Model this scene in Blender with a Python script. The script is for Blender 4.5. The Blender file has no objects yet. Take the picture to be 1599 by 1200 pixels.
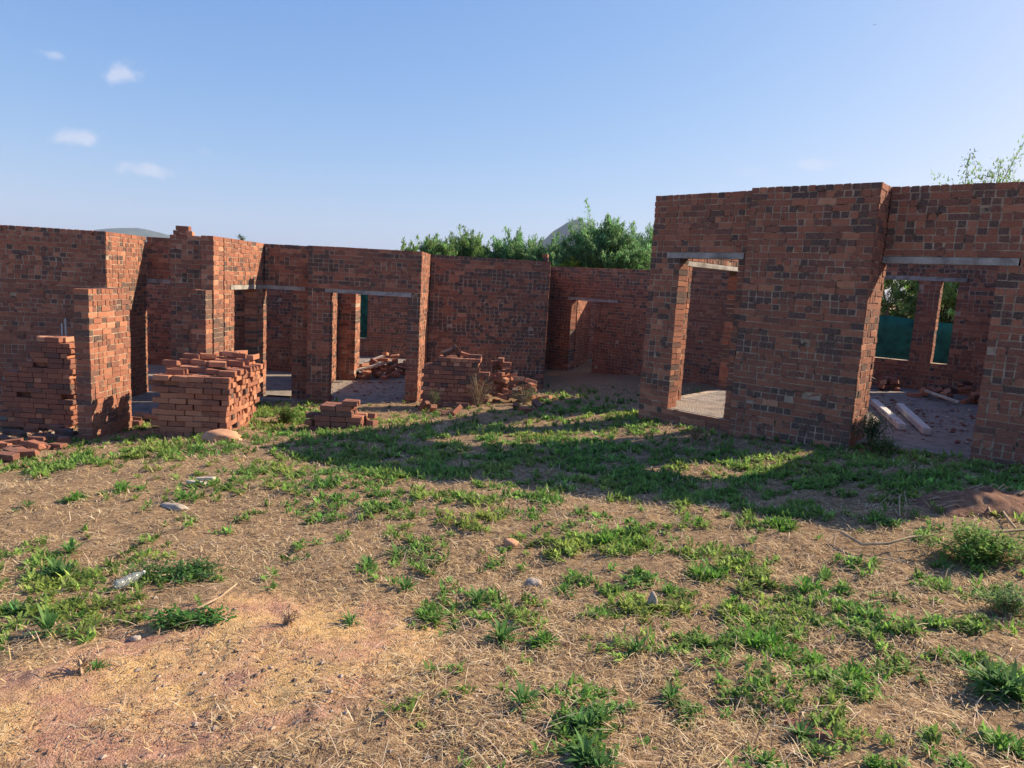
import bpy, bmesh, math, random
import numpy as np
from mathutils import Vector, noise as mnoise, Matrix, Euler
rng = np.random.default_rng(7); random.seed(7)
sc = bpy.context.scene
# ---------------------------------------------------------------- camera
FPX = 1109.0; CZ = 2.5; PT = math.radians(8.2); RL = math.radians(3.15)
fw = np.array([0, math.cos(PT), -math.sin(PT)]); r0 = np.array([1.0, 0, 0]); u0 = np.cross(r0, fw)
rt = r0*math.cos(RL)+u0*math.sin(RL); up = u0*math.cos(RL)-r0*math.sin(RL)
cam = bpy.data.objects.new('camera', bpy.data.cameras.new('camera')); sc.collection.objects.link(cam)
m = Matrix.Identity(4)
for i in range(3):
    m[i][0] = rt[i]; m[i][1] = up[i]; m[i][2] = -fw[i]
m[2][3] = CZ
cam.matrix_world = m
cam.data.sensor_width = 36; cam.data.lens = 36*FPX/1599.0
cam.data.clip_start = 0.05; cam.data.clip_end = 20000
sc.camera = cam
# ---------------------------------------------------------------- world, sun, exposure
SUN_AZ = math.radians(68); SUN_EL = math.radians(33.0)       # azimuth clockwise from +Y
W = bpy.data.worlds.new('World'); sc.world = W; W.use_nodes = True
def build_world():
    nt = W.node_tree; N = nt.nodes; L = nt.links; N.clear()
    out = N.new('ShaderNodeOutputWorld'); bg = N.new('ShaderNodeBackground')
    sky = N.new('ShaderNodeTexSky'); sky.sky_type = 'NISHITA'; sky.sun_disc = False
    sky.sun_elevation = SUN_EL; sky.sun_rotation = SUN_AZ
    sky.air_density = 1.0; sky.dust_density = 2.2; sky.ozone_density = 2.0; sky.altitude = 900
    bg.inputs['Strength'].default_value = 0.12
    tc = N.new('ShaderNodeTexCoord')
    sp = N.new('ShaderNodeSeparateColor'); cb = N.new('ShaderNodeCombineColor'); L.new(sky.outputs['Color'], sp.inputs[0])
    for ch, gm, k in (('Red', 1.02, .60), ('Green', .74, .93), ('Blue', .42, 1.95)):      # milky, hazy sky: flatter gradient
        p_ = N.new('ShaderNodeMath'); p_.operation = 'POWER'; L.new(sp.outputs[ch], p_.inputs[0]); p_.inputs[1].default_value = gm
        q_ = N.new('ShaderNodeMath'); q_.operation = 'MULTIPLY'; L.new(p_.outputs[0], q_.inputs[0]); q_.inputs[1].default_value = k; L.new(q_.outputs[0], cb.inputs[ch])
    prev = cb.outputs[0]
    def cloud_dir(px, py):
        d = fw*FPX+rt*(px-799.5)-up*(py-600); return d/np.linalg.norm(d)
    for px, py, wx, wy, amt, seed in ((183, 116, .024, .013, .5, 0), (120, 214, .028, .010, .5, 3), (232, 267, .032, .008, .45, 5),
                                      (88, 86, .015, .006, .35, 7), (1272, 257, .028, .007, .3, 9), (320, 237, .012, .005, .12, 11), (1170, 268, .02, .006, .12, 13)):
        c = cloud_dir(px, py); rx = np.cross(c, [0, 0, 1]); rx /= np.linalg.norm(rx); uz = np.cross(rx, c)
        def dot(v, s):
            a = N.new('ShaderNodeVectorMath'); a.operation = 'DOT_PRODUCT'; L.new(tc.outputs['Generated'], a.inputs[0]); a.inputs[1].default_value = tuple(v/s)
            return a.outputs['Value']
        nz = N.new('ShaderNodeTexNoise'); nz.inputs['Scale'].default_value = 55; nz.inputs['Detail'].default_value = 6; nz.noise_dimensions = '4D'; nz.inputs['W'].default_value = seed
        L.new(tc.outputs['Generated'], nz.inputs['Vector'])
        def M(op, a, b=None, c_=None):
            n = N.new('ShaderNodeMath'); n.operation = op
            for i, v in enumerate((a, b, c_)):
                if v is None: continue
                if isinstance(v, (int, float)): n.inputs[i].default_value = v
                else: L.new(v, n.inputs[i])
            return n.outputs[0]
        x = dot(rx, wx); y = dot(uz, wy)
        n1 = M('MULTIPLY_ADD', nz.outputs['Fac'], 2.6, -1.3)
        r2 = M('ADD', M('MULTIPLY', x, x), M('MULTIPLY', y, y))
        r2 = M('ADD', M('SQRT', r2), n1)
        front = M('GREATER_THAN', dot(c, 1.0), .9)
        mr = N.new('ShaderNodeMapRange'); mr.interpolation_type = 'SMOOTHSTEP'
        L.new(r2, mr.inputs['Value']); mr.inputs['From Min'].default_value = 1.25; mr.inputs['From Max'].default_value = .1
        mr.inputs['To Min'].default_value = 0; mr.inputs['To Max'].default_value = amt
        f = M('MULTIPLY', mr.outputs[0], front)
        mx = N.new('ShaderNodeMix'); mx.data_type = 'RGBA'; L.new(f, mx.inputs['Factor']); L.new(prev, mx.inputs['A'])
        mx.inputs['B'].default_value = (3.9, 3.8, 4.2, 1)
        prev = mx.outputs['Result']
    L.new(prev, bg.inputs['Color']); L.new(bg.outputs[0], out.inputs[0])
build_world()
sd = bpy.data.lights.new('sun', 'SUN'); sd.energy = 5.0; sd.angle = math.radians(.5); sd.color = (1, .83, .60)
so = bpy.data.objects.new('sun', sd); sc.collection.objects.link(so)
sunv = Vector((math.sin(SUN_AZ)*math.cos(SUN_EL), math.cos(SUN_AZ)*math.cos(SUN_EL), math.sin(SUN_EL)))
so.rotation_euler = sunv.to_track_quat('Z', 'Y').to_euler()
sc.view_settings.view_transform = 'Standard'; sc.view_settings.look = 'None'; sc.view_settings.gamma = 1; sc.view_settings.exposure = 0.95

# ---------------------------------------------------------------- layout helpers
def ray(x, y): return fw*FPX+rt*(x-799.5)-up*(y-600)
def atz(x, y, z):
    d = ray(x, y); t = (z-CZ)/d[2]; return np.array([d[0]*t, d[1]*t, z])
def aty(x, y, Y):
    d = ray(x, y); t = Y/d[1]; return d*t+np.array([0, 0, CZ])
def to_px(p):
    v = np.asarray(p, float)-np.array([0, 0, CZ]); c = v@fw
    return 799.5+FPX*(v@rt)/c, 600-FPX*(v@up)/c
UR = np.array([.76, -.65]); NR = np.array([.65, .76]); CL = np.array([2.81, 9.01])   # frame of the right house
UR = UR/np.linalg.norm(UR); NR = np.array([-UR[1], UR[0]])
def RP(s, n): return tuple(CL+UR*s+NR*n)
def smooth(a, b, x):
    t = np.clip((x-a)/(b-a), 0, 1); return t*t*(3-2*t)
def vnoise(x, y, s, seed):
    x = np.asarray(x, float)/s+seed*17.3; y = np.asarray(y, float)/s+seed*9.1
    xi = np.floor(x).astype(np.int64); yi = np.floor(y).astype(np.int64); fx = x-xi; fy = y-yi
    fx = fx*fx*(3-2*fx); fy = fy*fy*(3-2*fy)
    def h(a, b):
        k = (a*374761393+b*668265263+seed*982451653) & 0xffffffff
        k = ((k ^ (k >> 13))*1274126177) & 0xffffffff
        return ((k ^ (k >> 16)) & 0xffff)/65535.0
    return (h(xi, yi)*(1-fx)+h(xi+1, yi)*fx)*(1-fy)+(h(xi, yi+1)*(1-fx)+h(xi+1, yi+1)*fx)*fy
def inside(poly, x, y):
    r = np.zeros(np.shape(x), bool); n = len(poly)
    for i in range(n):
        x0, y0 = poly[i]; x1, y1 = poly[(i+1) % n]
        c = ((y0 > y) != (y1 > y)) & (x < (x1-x0)*(y-y0)/((y1-y0) if y1 != y0 else 1e-9)+x0)
        r ^= c
    return r
FLOOR_L = [(-13, 11.0), (-6.0, 11.0), (-6.0, 11.55), (-4.75, 11.55), (-4.75, 13.45), (-1.75, 13.45), (-1.75, 14.8), (.6, 15.4), (.6, 23), (-13, 23)]
FLOOR_R = [RP(-1.36, .40), RP(-.03, .27), RP(0, .04), RP(1.44, .04), RP(1.5, .42), RP(4.5, .42), RP(4.5, 7.05), RP(-1.42, 7.05)]
def ground_z(x, y, fine=True):
    x = np.asarray(x, float); y = np.asarray(y, float)
    xe = np.clip(x, -7, 30); xe = np.where(xe > 3.6, 3.6+.25*(xe-3.6), xe); xe = np.minimum(xe, 5.2)
    z = 1.0+.07*xe-.055*np.clip(y, -6, 15.5)
    z = np.maximum(z, -.1)
    # right-hand house stands on slightly raised ground
    d = np.hypot(x, y-6); f = smooth(16, 34, d); z = z*(1-f)+(-.1)*f
    if fine:
        a = 1-smooth(14, 30, np.hypot(x, y))
        z = z+a*((vnoise(x, y, 1.3, 1)-.5)*.10+(vnoise(x, y, .42, 2)-.5)*.045+(vnoise(x, y, .13, 3)-.5)*.022+(vnoise(x, y, .05, 4)-.5)*.010)
    z = np.where(inside(FLOOR_L, x, y), np.minimum(z, -.16), z)
    z = np.where(inside(FLOOR_R, x, y), np.minimum(z, .6), z)
    return z
def gpt(px, py):
    d = ray(px, py); t = .2/np.linalg.norm(d[:2]); 
    # march the ray to the ground sheet
    prev = t
    for k in range(4000):
        q = d*t+np.array([0, 0, CZ])
        if q[2] < float(ground_z(q[0], q[1])): break
        prev = t; t *= 1.004
    q = d*(t+prev)/2+np.array([0, 0, CZ])
    return np.array([q[0], q[1], float(ground_z(q[0], q[1]))])

# ---------------------------------------------------------------- materials
def mat(name):
    m_ = bpy.data.materials.new(name); m_.use_nodes = True; nt = m_.node_tree
    return m_, nt.nodes, nt.links, nt.nodes['Principled BSDF']
def ramp(N, stops):
    r = N.new('ShaderNodeValToRGB'); e = r.color_ramp.elements
    while len(e) < len(stops): e.new(.5)
    for k, (p, c) in enumerate(stops): e[k].position = p; e[k].color = (*c, 1)
    return r
def noise_node(N, L, vec, scale, detail=4, rough=.55):
    n = N.new('ShaderNodeTexNoise'); n.inputs['Scale'].default_value = scale; n.inputs['Detail'].default_value = detail
    n.inputs['Roughness'].default_value = rough; L.new(vec, n.inputs['Vector']); return n.outputs['Fac']
def mixc(N, L, f, a, b, mode='MIX'):
    x = N.new('ShaderNodeMix'); x.data_type = 'RGBA'; x.blend_type = mode
    for k, v in (('Factor', f), ('A', a), ('B', b)):
        if isinstance(v, (int, float)): x.inputs[k].default_value = v
        elif isinstance(v, tuple): x.inputs[k].default_value = (*v, 1)
        else: L.new(v, x.inputs[k])
    return x.outputs['Result']
def maprange(N, L, v, a, b, c=0, d=1):
    r = N.new('ShaderNodeMapRange'); L.new(v, r.inputs['Value'])
    for k, x in (('From Min', a), ('From Max', b), ('To Min', c), ('To Max', d)): r.inputs[k].default_value = x
    return r.outputs[0]
def bump(N, L, h, bs, strength=.5, dist=.01):
    b = N.new('ShaderNodeBump'); b.inputs['Strength'].default_value = strength; b.inputs['Distance'].default_value = dist
    L.new(h, b.inputs['Height']); L.new(b.outputs[0], bs.inputs['Normal'])
BR = [(0, (.034, .026, .028)), (.17, (.070, .040, .038)), (.26, (.15, .052, .038)), (.5, (.265, .084, .047)), (.75, (.42, .17, .095)), (1, (.56, .33, .21))]
def brick_material(name, source):
    m_, N, L, B = mat(name)
    geo = N.new('ShaderNodeNewGeometry')
    if source == 'attr':
        a = N.new('ShaderNodeAttribute'); a.attribute_name = 'tone'; v = a.outputs['Fac']; vec = geo.outputs['Position']
    else:
        a = N.new('ShaderNodeObjectInfo'); v = maprange(N, L, a.outputs['Random'], 0, 1, *((.30, .80) if source == 'obj' else (.16, .56)))
        tcn = N.new('ShaderNodeTexCoord'); vec = geo.outputs['Position']
    n1 = noise_node(N, L, vec, 18, 5); n2 = noise_node(N, L, vec, 90, 3); n3 = noise_node(N, L, vec, 5, 4)
    ad = N.new('ShaderNodeMath'); ad.operation = 'MULTIPLY_ADD'; L.new(n1, ad.inputs[0]); ad.inputs[1].default_value = .22
    sb = N.new('ShaderNodeMath'); sb.operation = 'SUBTRACT'; L.new(v, sb.inputs[0]); sb.inputs[1].default_value = .11; L.new(sb.outputs[0], ad.inputs[2])
    r = ramp(N, BR); L.new(ad.outputs[0], r.inputs[0])
    c = mixc(N, L, maprange(N, L, n2, .35, .75, 0, .35), r.outputs[0], (.5, .36, .27))
    n4 = noise_node(N, L, vec, 11, 6, .7); smear = maprange(N, L, n4, .60, .72, 0, .40)
    c = mixc(N, L, smear, c, (.44, .31, .22))
    L.new(c, B.inputs['Base Color']); B.inputs['Roughness'].default_value = .92; B.inputs['Specular IOR Level'].default_value = .2
    bump(N, L, n2, B, .6, .006)
    return m_
M_BRICK = brick_material('fired_clay', 'attr'); M_LOOSE = brick_material('loose_clay', 'obj'); M_LOOSED = brick_material('weathered_shaded_clay', 'objd')  # darker clay: weathering of the low pile, shade painted into the middle piles
def simple(name, stops, scale, rough=.9, detail=5, bs=.4, bd=.008, spec=.2):
    m_, N, L, B = mat(name); geo = N.new('ShaderNodeNewGeometry')
    n = noise_node(N, L, geo.outputs['Position'], scale, detail); r = ramp(N, stops); L.new(n, r.inputs[0])
    n2 = noise_node(N, L, geo.outputs['Position'], scale*9, 3)
    c = mixc(N, L, maprange(N, L, n2, .3, .7, 0, .4), r.outputs[0], stops[0][1])
    L.new(c, B.inputs['Base Color']); B.inputs['Roughness'].default_value = rough; B.inputs['Specular IOR Level'].default_value = spec
    bump(N, L, n2, B, bs, bd); return m_
M_MORTAR = simple('mortar', [(.36, (.08, .06, .045)), (.44, (.38, .29, .21)), (.7, (.58, .46, .34))], 9)
M_CONC = simple('concrete', [(.35, (.20, .18, .16)), (.5, (.36, .34, .31)), (.7, (.50, .47, .43))], 5, bs=.8, bd=.012)
M_SLAB = simple('floor_screed', [(.3, (.20, .17, .15)), (.45, (.34, .29, .25)), (.6, (.42, .36, .31)), (.7, (.34, .25, .19))], 5, bs=1, bd=.05)
M_BEAM = simple('pale_concrete', [(.3, (.46, .45, .43)), (.7, (.62, .60, .57))], 12)
M_STONE = simple('stone', [(.3, (.30, .24, .19)), (.7, (.52, .44, .36))], 20)
M_SAND = simple('sandstone', [(.3, (.42, .21, .12)), (.7, (.60, .34, .21))], 9)
M_WOOD = simple('weathered_wood', [(.3, (.42, .36, .29)), (.7, (.66, .60, .50))], 14)
M_DRY = simple('dry_stick', [(.3, (.30, .20, .12)), (.7, (.55, .42, .28))], 20)
M_BARK = simple('bark', [(.3, (.06, .045, .03)), (.7, (.16, .12, .09))], 12)
M_PIPE = simple('galvanised_pipe', [(.3, (.45, .46, .47)), (.7, (.6, .6, .6))], 30, rough=.4)
M_HILL = simple('hill_scrub', [(.3, (.02, .035, .025)), (.6, (.05, .065, .045)), (.8, (.09, .085, .07))], .02, bs=0)
def leaf_material(name, trans=.35):
    m_, N, L, B = mat(name); a = N.new('ShaderNodeAttribute'); a.attribute_name = 'col'
    L.new(a.outputs['Color'], B.inputs['Base Color']); B.inputs['Roughness'].default_value = .6; B.inputs['Specular IOR Level'].default_value = .25
    t = N.new('ShaderNodeBsdfTranslucent'); L.new(a.outputs['Color'], t.inputs['Color'])
    mx = N.new('ShaderNodeMixShader'); mx.inputs[0].default_value = trans
    L.new(B.outputs[0], mx.inputs[1]); L.new(t.outputs[0], mx.inputs[2])
    L.new(mx.outputs[0], N['Material Output'].inputs[0]); return m_
M_LEAF = leaf_material('leaf', .5); M_STRAW = leaf_material('straw', .25)
def ground_material():
    m_, N, L, B = mat('ground_soil'); geo = N.new('ShaderNodeNewGeometry'); P = geo.outputs['Position']
    a = N.new('ShaderNodeAttribute'); a.attribute_name = 'sand'
    n1 = noise_node(N, L, P, 3.0, 8, .6); n2 = noise_node(N, L, P, 28, 6, .65); n3 = noise_node(N, L, P, 130, 3, .6)
    soil = ramp(N, [(.30, (.16, .10, .06)), (.5, (.30, .20, .115)), (.72, (.46, .33, .20))]); L.new(n2, soil.inputs[0])
    sand = ramp(N, [(.28, (.36, .21, .10)), (.5, (.62, .40, .18)), (.75, (.76, .54, .29))]); L.new(n2, sand.inputs[0])
    pink = ramp(N, [(.3, (.34, .17, .11)), (.7, (.58, .34, .24))]); L.new(n2, pink.inputs[0])
    s = mixc(N, L, maprange(N, L, n1, .42, .62), sand.outputs[0], pink.outputs[0])
    f = N.new('ShaderNodeMath'); f.operation = 'MULTIPLY_ADD'; L.new(n2, f.inputs[0]); f.inputs[1].default_value = .9; L.new(a.outputs['Fac'], f.inputs[2])
    c = mixc(N, L, maprange(N, L, f.outputs[0], .75, 1.0), soil.outputs[0], s)
    c = mixc(N, L, maprange(N, L, n3, .56, .68, 0, .75), c, (.11, .065, .045))
    c = mixc(N, L, maprange(N, L, n3, .40, .30, 0, .6), c, (.62, .48, .36))
    L.new(c, B.inputs['Base Color']); B.inputs['Roughness'].default_value = 1; B.inputs['Specular IOR Level'].default_value = .1
    ad = N.new('ShaderNodeMath'); ad.operation = 'ADD'; L.new(n2, ad.inputs[0]); L.new(n3, ad.inputs[1])
    bump(N, L, ad.outputs[0], B, .9, .018); return m_
M_GROUND = ground_material()

# ---------------------------------------------------------------- object helpers
def link(o): sc.collection.objects.link(o); return o
def tag(o, label=None, cat=None, group=None, kind=None):
    if label: o['label'] = label
    if cat: o['category'] = cat
    if group: o['group'] = group
    if kind: o['kind'] = kind
    return o
def empty(name, loc=(0, 0, 0)):
    o = bpy.data.objects.new(name, None); o.location = loc; o.empty_display_size = .2; return link(o)
def np_mesh(name, V, F, tone=None, col=None, smooth_=False):
    """V (n,3), F (m,k) same-size faces; tone / col per vertex"""
    me = bpy.data.meshes.new(name); V = np.asarray(V, np.float32); F = np.asarray(F, np.int32); k = F.shape[1]
    me.vertices.add(len(V)); me.vertices.foreach_set('co', V.ravel())
    me.loops.add(F.size); me.loops.foreach_set('vertex_index', F.ravel())
    me.polygons.add(len(F)); me.polygons.foreach_set('loop_start', np.arange(0, F.size, k, dtype=np.int32))
    me.polygons.foreach_set('loop_total', np.full(len(F), k, np.int32))
    me.polygons.foreach_set('use_smooth', np.full(len(F), bool(smooth_)))
    me.update(calc_edges=True)
    if tone is not None:
        a = me.attributes.new('tone', 'FLOAT', 'POINT'); a.data.foreach_set('value', np.asarray(tone, np.float32))
    if col is not None:
        a = me.attributes.new('col', 'FLOAT_COLOR', 'POINT'); c = np.ones((len(V), 4), np.float32); c[:, :3] = col; a.data.foreach_set('color', c.ravel())
    me.validate(); return me
def mk(name, me, material, parent=None, loc=None):
    o = bpy.data.objects.new(name, me)
    for x in (material if isinstance(material, (list, tuple)) else [material]): me.materials.append(x)
    link(o)
    if parent is not None:
        o.parent = parent
        if loc is None: o.location = -parent.location          # mesh written in world coordinates
        else: o.location = loc
    elif loc is not None: o.location = loc
    return o
BOXF = np.array([[0, 1, 3, 2], [4, 6, 7, 5], [0, 4, 5, 1], [2, 3, 7, 6], [0, 2, 6, 4], [1, 5, 7, 3]])
class Boxes:
    def __init__(s): s.V = []; s.T = []; s.M = []
    def add(s, c, ax, ay, az, hx, hy, hz, tone=.5, jit=0, mi=0):
        c = np.asarray(c, float); v = []
        for i in (-1, 1):
            for j in (-1, 1):
                for k in (-1, 1): v.append(c+ax*hx*i+ay*hy*j+az*hz*k)
        v = np.array(v)
        if jit: v += rng.normal(0, jit, v.shape)
        s.V.append(v); s.T += [tone]*8; s.M.append(mi)
    def mesh(s, name):
        V = np.concatenate(s.V); n = len(s.V)
        F = (BOXF[None]+8*np.arange(n)[:, None, None]).reshape(-1, 4)
        me = np_mesh(name, V, F, tone=s.T)
        me.polygons.foreach_set('material_index', np.repeat(np.array(s.M, np.int32), 6)); return me
ZA = np.array([0, 0, 1.0]); ROW = .078; NT = 38; NI = 27; BH = .0334
def brick_wall(p0, p1, zb, zt, th=.22, holes=(), parent=None, label=None, name='wall', lintels=(), dark=.5, raggedtop=0.0, seed=0, endcut=0):
    """front face p0->p1 (thickness to the left of it). holes (u0,u1,z0,z1); lintels (u0,u1,z)"""
    p0 = np.array(p0, float); p1 = np.array(p1, float); Ln = np.linalg.norm(p1-p0); u = (p1-p0)/Ln; n = np.array([-u[1], u[0]])
    U = np.array([u[0], u[1], 0]); Nn = np.array([n[0], n[1], 0]); P0 = np.array([p0[0], p0[1], 0])
    bx = Boxes(); nrow = int(round((zt-zb)/ROW)); hs = list(holes)+[(a-.002, b+.002, z-.002, z+ROW-.002) for a, b, z in lintels]
    rowiv = []
    for r in range(nrow):
        z0 = zb+r*ROW; zc = z0+ROW/2; iv = [(0.0, Ln)]
        for a, b, c, d in hs:
            if c < zc < d:
                nv = []
                for s, e in iv:
                    if b <= s or a >= e: nv.append((s, e)); continue
                    if a > s+.03: nv.append((s, a))
                    if b < e-.03: nv.append((b, e))
                iv = nv
        if r == nrow-1 and raggedtop:
            nv = []
            for s, e in iv:
                x = s
                while x < e:
                    ln = random.uniform(.4, 1.6)
                    if random.random() > raggedtop: nv.append((x, min(e, x+ln)))
                    x += ln
            iv = nv
        rowiv.append(iv)
        hrow = mnoise.noise(Vector((r*.55, seed*3.1, P0[0]))) > -.12; rowdark = 1+1.2*mnoise.noise(Vector((r*.7, seed*7.7, 3.3)))
        for s, e in iv:
            x = s; first = True; rr = random.random()
            while x < e-.02:
                wx = P0[0]+U[0]*x; wy = P0[1]+U[1]*x
                clump = mnoise.noise(Vector((wx*.9+seed, wy*.9, z0*2.2)))+.5*mnoise.noise(Vector((wx*2.4, wy*2.4+seed, z0*4)))
                header = hrow if random.random() > .14 else not hrow
                ln = .097 if header else .205
                if first and (r % 2) and not header: ln = .10
                first = False
                if x+ln > e-.05: ln = e-x
                pd = (dark*1.05 if ln < .15 else dark*.16)*max(.05, 1+2.1*clump)*rowdark*(.35+.65*min(1, max(0, z0-zb)/.8))
                tone = random.uniform(.06, .29) if random.random() < pd else min(1, max(.22, random.gauss(.46+.12*clump, .11)))
                if ln < .15 and random.random() < .006: x += ln; continue            # a missing header leaves a hole
                hx = ln/2-.005-(random.uniform(0, .007) if ln < .15 else 0); ox = max(-.006, min(.0045, random.gauss(0, .003)))
                if th > .3:
                    dn = .218 if ln < .15 else .109; nd = max(1, round(th/dn)); hw = th/nd/2
                    for q_ in range(nd):
                        t2 = random.uniform(.06, .29) if random.random() < pd else min(1, max(.22, random.gauss(.47, .14)))
                        bx.add(P0+U*(x+ln/2)+Nn*(hw*(2*q_+1)+ox)+ZA*(z0+ROW/2), U, Nn, ZA, hx, hw-.0008, BH, t2, .0018)
                elif ln < .15:
                    bx.add(P0+U*(x+ln/2)+Nn*(th/2+ox)+ZA*(z0+ROW/2), U, Nn, ZA, hx, th/2, BH, tone, .0018)
                else:
                    hw = (th-.012)/4
                    bx.add(P0+U*(x+ln/2)+Nn*(hw+ox)+ZA*(z0+ROW/2), U, Nn, ZA, hx, hw, BH, tone, .0018)
                    t2 = random.uniform(.06, .29) if random.random() < pd else min(1, max(.22, random.gauss(.47, .14)))
                    bx.add(P0+U*(x+ln/2)+Nn*(th-hw+ox)+ZA*(z0+ROW/2), U, Nn, ZA, hx, hw, BH, t2, .0018)
                x += ln
    # recessed mortar core, merged over equal rows
    r = 0
    while r < nrow:
        q = r
        while q+1 < nrow and rowiv[q+1] == rowiv[r]: q += 1
        for s, e in rowiv[r]:
            if e-s < .04: continue
            za = zb+r*ROW; zz = zb+(q+1)*ROW-(.012 if q == nrow-1 else 0)
            bx.add(P0+U*(s+e)/2+Nn*th/2+ZA*(za+zz)/2, U, Nn, ZA, (e-s)/2-.015, th/2-.0070, (zz-za)/2, .5, 0, 1)
        r = q+1
    o = mk(name, bx.mesh(name), [M_BRICK, M_MORTAR], parent)
    if label: o['label'] = label
    for a, b, z in lintels:
        l = Boxes(); cc = P0+U*(a+b)/2+Nn*.108+ZA*(z+ROW/2-.002)
        l.add(cc, U, Nn, ZA, (b-a)/2-.003, .117, .0365, .5, .0025)
        lo = mk('lintel', l.mesh('lintel'), M_CONC, o); lo.location = (0, 0, 0)
        if parent is None: lo.location = (0, 0, 0)
    return o

# ---------------------------------------------------------------- ground sheet
def ground():
    front = np.radians(np.linspace(-52, 52, 560)); rest = np.radians(np.linspace(52, 308, 60))[1:-1]
    ang = np.concatenate([front, rest]); R = np.concatenate([[.25, .6, 1.0], np.geomspace(1.4, 22, 520), np.geomspace(22, 4300, 46)[1:]])
    A, RR = np.meshgrid(ang, R); X = np.sin(A)*RR; Y = np.cos(A)*RR
    Z = ground_z(X, Y); na = len(ang); nr = len(R)
    V = np.stack([X, Y, Z], -1).reshape(-1, 3)
    i = np.arange(nr-1)[:, None]; j = np.arange(na)[None]; j2 = (j+1) % na
    F = np.stack([i*na+j, i*na+j2, (i+1)*na+j2, (i+1)*na+j], -1).reshape(-1, 4)[:, ::-1]
    me = np_mesh('ground', V, F, smooth_=True)
    x, y = V[:, 0], V[:, 1]
    s = np.zeros(len(V))
    for px, py, rx, ry, w in ((420, 960, .75, .45, .75), (300, 1050, .75, .35, .7), (560, 1000, .5, .3, .3), (60, 1060, .9, .30, .55), (250, 1160, .7, .12, .3), (340, 690, .5, .5, .2)):
        d = ray(px, py); t = (.82-CZ)/d[2]; cx, cy = d[0]*t, d[1]*t
        s += 1.4*w*np.exp(-(((x-cx)/rx)**2+((y-cy)/ry)**2))
    a = me.attributes.new('sand', 'FLOAT', 'POINT'); a.data.foreach_set('value', s.astype(np.float32))
    # close the little hole under the camera
    o = mk('ground', me, M_GROUND); tag(o, kind='structure'); return o
ground()

# ---------------------------------------------------------------- left house
LH = empty('unfinished_house', (-4.5, 13.5, 0)); tag(LH, 'long roofless red brick house shell on the left, behind the loose brick stacks', 'house')
LT = NT*ROW; LI = NI*ROW                                              # wall head and lintel heights
def slab(name, poly, z, parent, t=.3, m_=M_SLAB):
    bm = bmesh.new(); vs = [bm.verts.new((x, y, z)) for x, y in poly]; f = bm.faces.new(vs)
    if f.normal.z < 0: f.normal_flip()
    g = bmesh.ops.extrude_face_region(bm, geom=[f]); bmesh.ops.translate(bm, vec=(0, 0, -t), verts=[v for v in g['geom'] if isinstance(v, bmesh.types.BMVert)])
    bmesh.ops.recalc_face_normals(bm, faces=bm.faces); me = bpy.data.meshes.new(name); bm.to_mesh(me); bm.free()
    return mk(name, me, m_, parent)
slab('floor', FLOOR_L, 0.0, LH)
bw = brick_wall
bw((-11, 10.98), (-6.95, 12.1), -2*ROW, LT, parent=LH, dark=.22, seed=1, raggedtop=.06)
bw((-6.95, 12.103), (-7.05, 13.6), -2*ROW, LT, parent=LH, dark=.3, seed=2, holes=[(0, .22, -1, 0)])
bw((-7.045, 13.61), (-4.872, 13.75), -2*ROW, LT, parent=LH, dark=.5, seed=3, holes=[(.0, .90, 0, LI), (1.0, 1.36, 1.40, 1.86)], lintels=[(.0, 1.15, LI)])  # second hole is out of view, added to let sun onto the side wall
bw((-5.78, 11.9), (-5.09, 11.9), -2*ROW, LT, th=.4, parent=LH, dark=.55, seed=4)
bw((-5.09, 11.5), (-4.872, 11.5), -2*ROW, LT, th=.0+.39, parent=LH, dark=.5, seed=5)
bw((-5.14, 11.25), (-4.895, 11.25), -2*ROW, LI, th=.245, parent=LH, dark=.5, seed=6)
bw((-4.87, 11.895), (-4.87, 13.75), -2*ROW, LT, parent=LH, dark=.35, seed=7, holes=[(.42, 1.45, 0, LI)], lintels=[(.25, 1.852, LI)])
bw((-4.865, 13.75), (-3.70, 13.75), -2*ROW, LT, parent=LH, dark=.45, seed=8, holes=[(0, .54, 0, LI)], lintels=[(.0, .80, LI)])
bw((-3.93, 13.4), (-1.80, 13.4), -2*ROW, LT, parent=LH, dark=.6, seed=9, holes=[(.44, 1.88, 0, LI)], lintels=[(.33, 1.96, LI)])
bw((-1.80, 13.40), (-1.80, 14.92), -2*ROW, LT, parent=LH, dark=.3, seed=10)
bw((-1.795, 14.70), (.68, 15.3), -2*ROW, LT, parent=LH, dark=.75, seed=11)
bw((.68, 15.3), (.85, 19.45), -2*ROW, LT, parent=LH, dark=.4, seed=12)
bw((-4.10, 14.8), (-4.10, 16.5), -2*ROW, LT, parent=LH, dark=.4, seed=13, holes=[(.3, 1.1, .9, LI)])
bw((-4.32, 16.5), (-3.70, 16.5), -2*ROW, LT, th=.5, parent=LH, dark=.4, seed=14)
bw((-9.8, 17.3), (-4.35, 17.3), -2*ROW, LT, parent=LH, dark=.5, seed=15)
bw((-6.15, 14.36), (-5.60, 14.36), -2*ROW, LT, parent=LH, dark=.4, seed=16)
bw((-6.6, 21.5), (-3.22, 21.5), -2*ROW, LT, parent=LH, dark=.55, seed=17, holes=[(1.70, 2.12, .55, LI)])
bw((-11, 11.2), (-11.0, 21.5), -2*ROW, LT, parent=LH, dark=.4, seed=18)
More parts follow.
